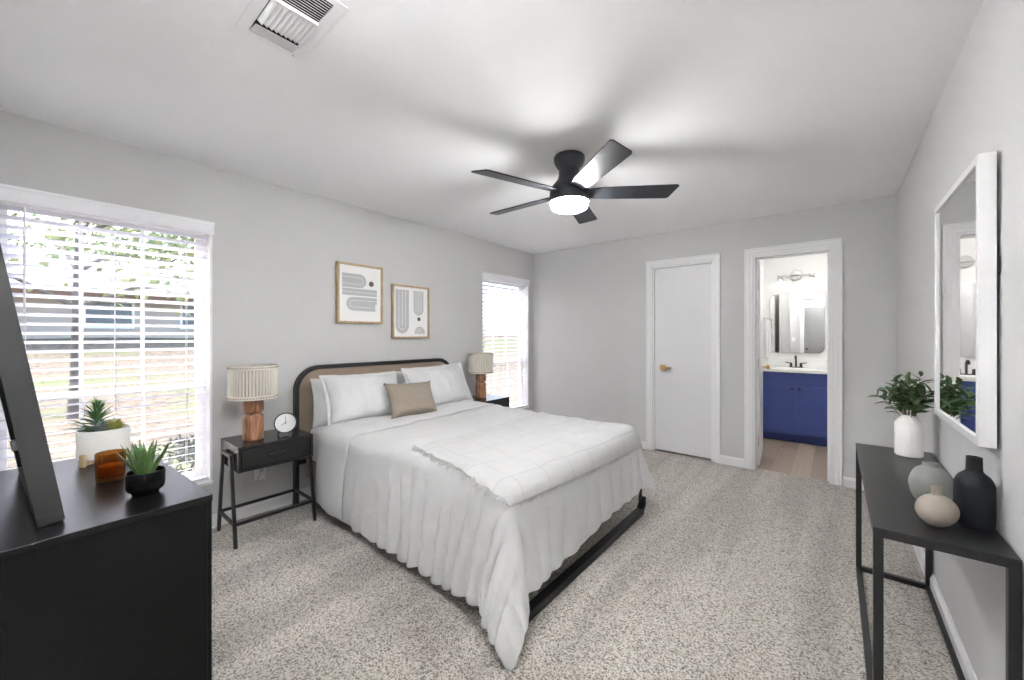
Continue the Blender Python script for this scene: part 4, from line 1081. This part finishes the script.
for i in range(14):
    row = []
    for j in range(18):
        s_ = i/13; q = j/17; y = 6.03+.19*q*(1-.35*(1-s_)); row.append((-.652+.012*sin(q*19)*(.3+.7*s_)+.004*s_, y, 1.50-.44*s_))
    tw.append(row)
to = cloth('hand_towel', tw, 'towel', .012); tag(to, 'white hand towel hanging on the bathroom side wall by the mirror', 'towel')
tr = thing('towel_ring', 'small nickel towel ring on the bathroom side wall', 'towel ring', (-.715, 6.13, 1.525))
obj('mount', MB().lathe([(0, 0), (.022, 0), (.022, .008), (.008, .012), (.008, .062), (0, .064)], n=18, T=Matrix.Rotation(pi/2, 4, 'Y')), 'nickel', tr)
obj('ring', MB().tube([(.060, .07*sin(a), -.07+.07*cos(a)+.004) for a in [2*pi*k/28 for k in range(28)]], .004, 8, closed=True), 'nickel', tr)
M['bathfill'] = emit_mat('bathroom_fill_glow', (1, .98, .95), BATH_FILL)
bl = thing('bathroom_fill_light', 'added unseen round fill light on the bathroom ceiling', 'ceiling light', (-.15, 5.35, ZC))  # lamp added out of view to brighten the bathroom
obj('base', MB().lathe([(0, 0), (.14, 0), (.14, -.02), (0, -.02)], n=36), 'white', bl)
obj('diffuser', MB().lathe([(.132, -.0205), (.128, -.04), (.10, -.055), (.05, -.062), (0, -.063)], n=36), 'bathfill', bl)
M['entryfill'] = emit_mat('entry_fill_glow', (.985, .99, 1), ENTRY_FILL)
el = thing('entry_fill_light', 'added unseen bowl uplight inside the entry door, filling the bedroom with light', 'ceiling light', (-.48, .06, ZC))  # no lamp known here; added to bounce light off the ceiling
obj('base', MB().lathe([(0, 0), (.07, 0), (.07, -.018), (.010, -.024), (.010, -.235), (0, -.235)], n=36), 'nickel', el)
obj('bowl', MB().lathe([(.0, -.252), (.08, -.250), (.15, -.225), (.185, -.185), (.18, -.185), (.145, -.220), (.08, -.243), (0, -.245)], n=44), 'white', el)
obj('bulb', MB().lathe([(.012, -.236), (.10, -.232), (.13, -.215), (.10, -.200), (.012, -.196)], n=36), 'entryfill', el)
# light switch beside the entry door
t = thing('light_switch', 'white light switch plate beside the entry door, seen in mirror', 'light switch', (-.82, YF, 1.20))
obj('plate', MB().box(-.036, .036, .0003, .006, -.058, .058), 'white', t, .002)
obj('rocker', MB().box(-.016, .016, .006, .009, -.032, .032), 'white', t, .002)

# ------------------------------------------------------------------ outside: yard, trees, the house across the way
yd = []
for i in range(60):
    row = []
    for j in range(60):
        x = XL-WT-.02-(i/59)**1.6*70; y = -45+j/59*110
        d = -(x+3.4); z = -.28+(1.55 if d > 17 else 1.55*max(0, (d-5)/12)**1.3)+noise.noise(Vector((x*.3, y*.3, 0)))*.05*min(1, d/4)
        row.append((x, y, z))
    yd.append(row)
o = obj('yard', MB().grid(yd), 'yard'); o['kind'] = 'structure'; o['label'] = 'yard of dry leaves and grass outside the windows'
hs = thing('house', 'single storey house with pale roof across the yard', 'house', (-24, 2, 1.2))
obj('wall', MB().box(-5, 4, -11, 9, -.6, 1.75), 'brick', hs, smooth=False)
obj('fascia', MB().box(4.35, 4.6, -11.8, 9.8, 1.30, 1.58), 'fascia', hs, smooth=False)
rf = MB().add([(4.7, -11.9, 1.55), (4.7, 9.9, 1.55), (-.5, 7.4, 3.5), (-.5, -9.4, 3.5), (-5.7, 9.9, 1.55), (-5.7, -11.9, 1.55)], [(0, 1, 2, 3), (1, 4, 2), (4, 5, 3, 2), (5, 0, 3), (0, 5, 4, 1)])
obj('roof', rf, 'roof', hs, smooth=False)
for y in (-7.5, -4.2, -.4, 2.2, 4.6):
    wf = obj('window', MB().ring(rc(1.3, 1.0), rc(1.15, .86), 0, .07, T=Matrix.Translation((4.0, y, .85)) @ Matrix.Rotation(pi/2, 4, 'Z') @ Matrix.Rotation(pi/2, 4, 'X')), 'trim', hs, smooth=False)
    obj('pane', MB().box(4.0, 4.03, y-.575, y+.575, .42, 1.28), 'hglass', wf, smooth=False)
def tree(x, y, z, tr_h, r, cr, label, m, seed, nleaf=900, lean=0, name='tree'):
    random.seed(seed); t = thing(name, label, 'tree', (x, y, z), 0, 'trees in the yard')
    tb = MB(); pts = [Vector((lean*tr_h*s*s, lean*.5*tr_h*s, tr_h*s)) for s in [k/6 for k in range(7)]]
    tb.tube(pts, [r*(1.25 if k == 0 else 1-.1*k) for k in range(7)], 10)
    tips = []
    for k in range(7):
        a = random.uniform(0, 6.28); st_ = pts[3+k % 4]; e = st_+Vector((cos(a), sin(a), random.uniform(.3, .9)))*cr*.75
        tb.tube([st_, st_.lerp(e, .5)+Vector((0, 0, .15)), e], [r*.45, r*.28, r*.08], 7); tips.append(e)
    obj('trunk', tb, 'bark', t)
    fb_ = MB(); ctr = pts[-1]+Vector((0, 0, cr*.45))
    for k in range(nleaf):
        if k % 3: c = tips[k % 7]+Vector((random.gauss(0, 1), random.gauss(0, 1), random.gauss(0, .8)))*cr*.26
        else: c = ctr+Vector((random.gauss(0, 1), random.gauss(0, 1), random.gauss(0, .7)))*cr*.42
        s_ = cr*random.uniform(.035, .075); d = Vector((random.uniform(-1, 1), random.uniform(-1, 1), random.uniform(-1, 1))).normalized(); e = d.orthogonal().normalized()
        f = d.cross(e); fb_.add([c-e*s_, c+f*s_*.5+d*s_*.2, c+e*s_, c-f*s_*.5+d*s_*.2], [(0, 1, 2, 3)])
    obj('foliage', fb_, m, t, smooth=False)
    return t
tree(-9.6, .38, -.05, 3.6, .085, 1.7, 'young tree with a dark thin trunk seen through the large window', 'fol1', 4, 600, .02)
tree(-16.2, -7.5, .9, 4.2, .16, 3.0, 'tree left of the house roof', 'fol1', 9, 1200)
tree(-37, 5.0, 1.2, 4.5, .25, 5.5, 'tall tree rising behind the house roof', 'fol2', 12, 1600)
tree(-37, -9.0, 1.2, 4.5, .25, 5.5, 'tree behind the left end of the house', 'fol1', 17, 1600)
tree(-29, 21.5, 1.2, 3.6, .22, 4.5, 'tree right of the house across the yard', 'fol1', 15, 1500)
tree(-22, 36.0, 1.2, 3.6, .2, 4.2, 'tree farther off seen through the corner window', 'fol1', 29, 1200)

# low grey green shrub under the large window
sh = thing('shrub', 'low grey green shrub just outside the large window', 'shrub', (-4.9, .92, -.27)); random.seed(3); sb = MB(); sm_ = MB()
for k in range(16):
    a = random.uniform(0, 6.28); e = Vector((cos(a)*.30, sin(a)*.30, random.uniform(.30, .52))); sm_.tube([(0, 0, 0), e*.5+Vector((0, 0, .06)), e], [.010, .007, .003], 5)
for k in range(700):
    a = random.uniform(0, 6.28); el = random.uniform(0, 1.5); r_ = random.uniform(.25, .46)
    c = Vector((cos(a)*cos(el)*r_, sin(a)*cos(el)*r_, .10+sin(el)*r_)); dv_ = Vector((random.uniform(-1, 1), random.uniform(-1, 1), random.uniform(-.2, 1))).normalized(); ev = dv_.orthogonal().normalized()
    sb.add([c-ev*.010, c+dv_*.028-ev*.013, c+dv_*.06, c+dv_*.028+ev*.013], [(0, 1, 2, 3)])
obj('stems', sm_, 'bark', sh); obj('foliage', sb, 'shrub', sh, smooth=False)
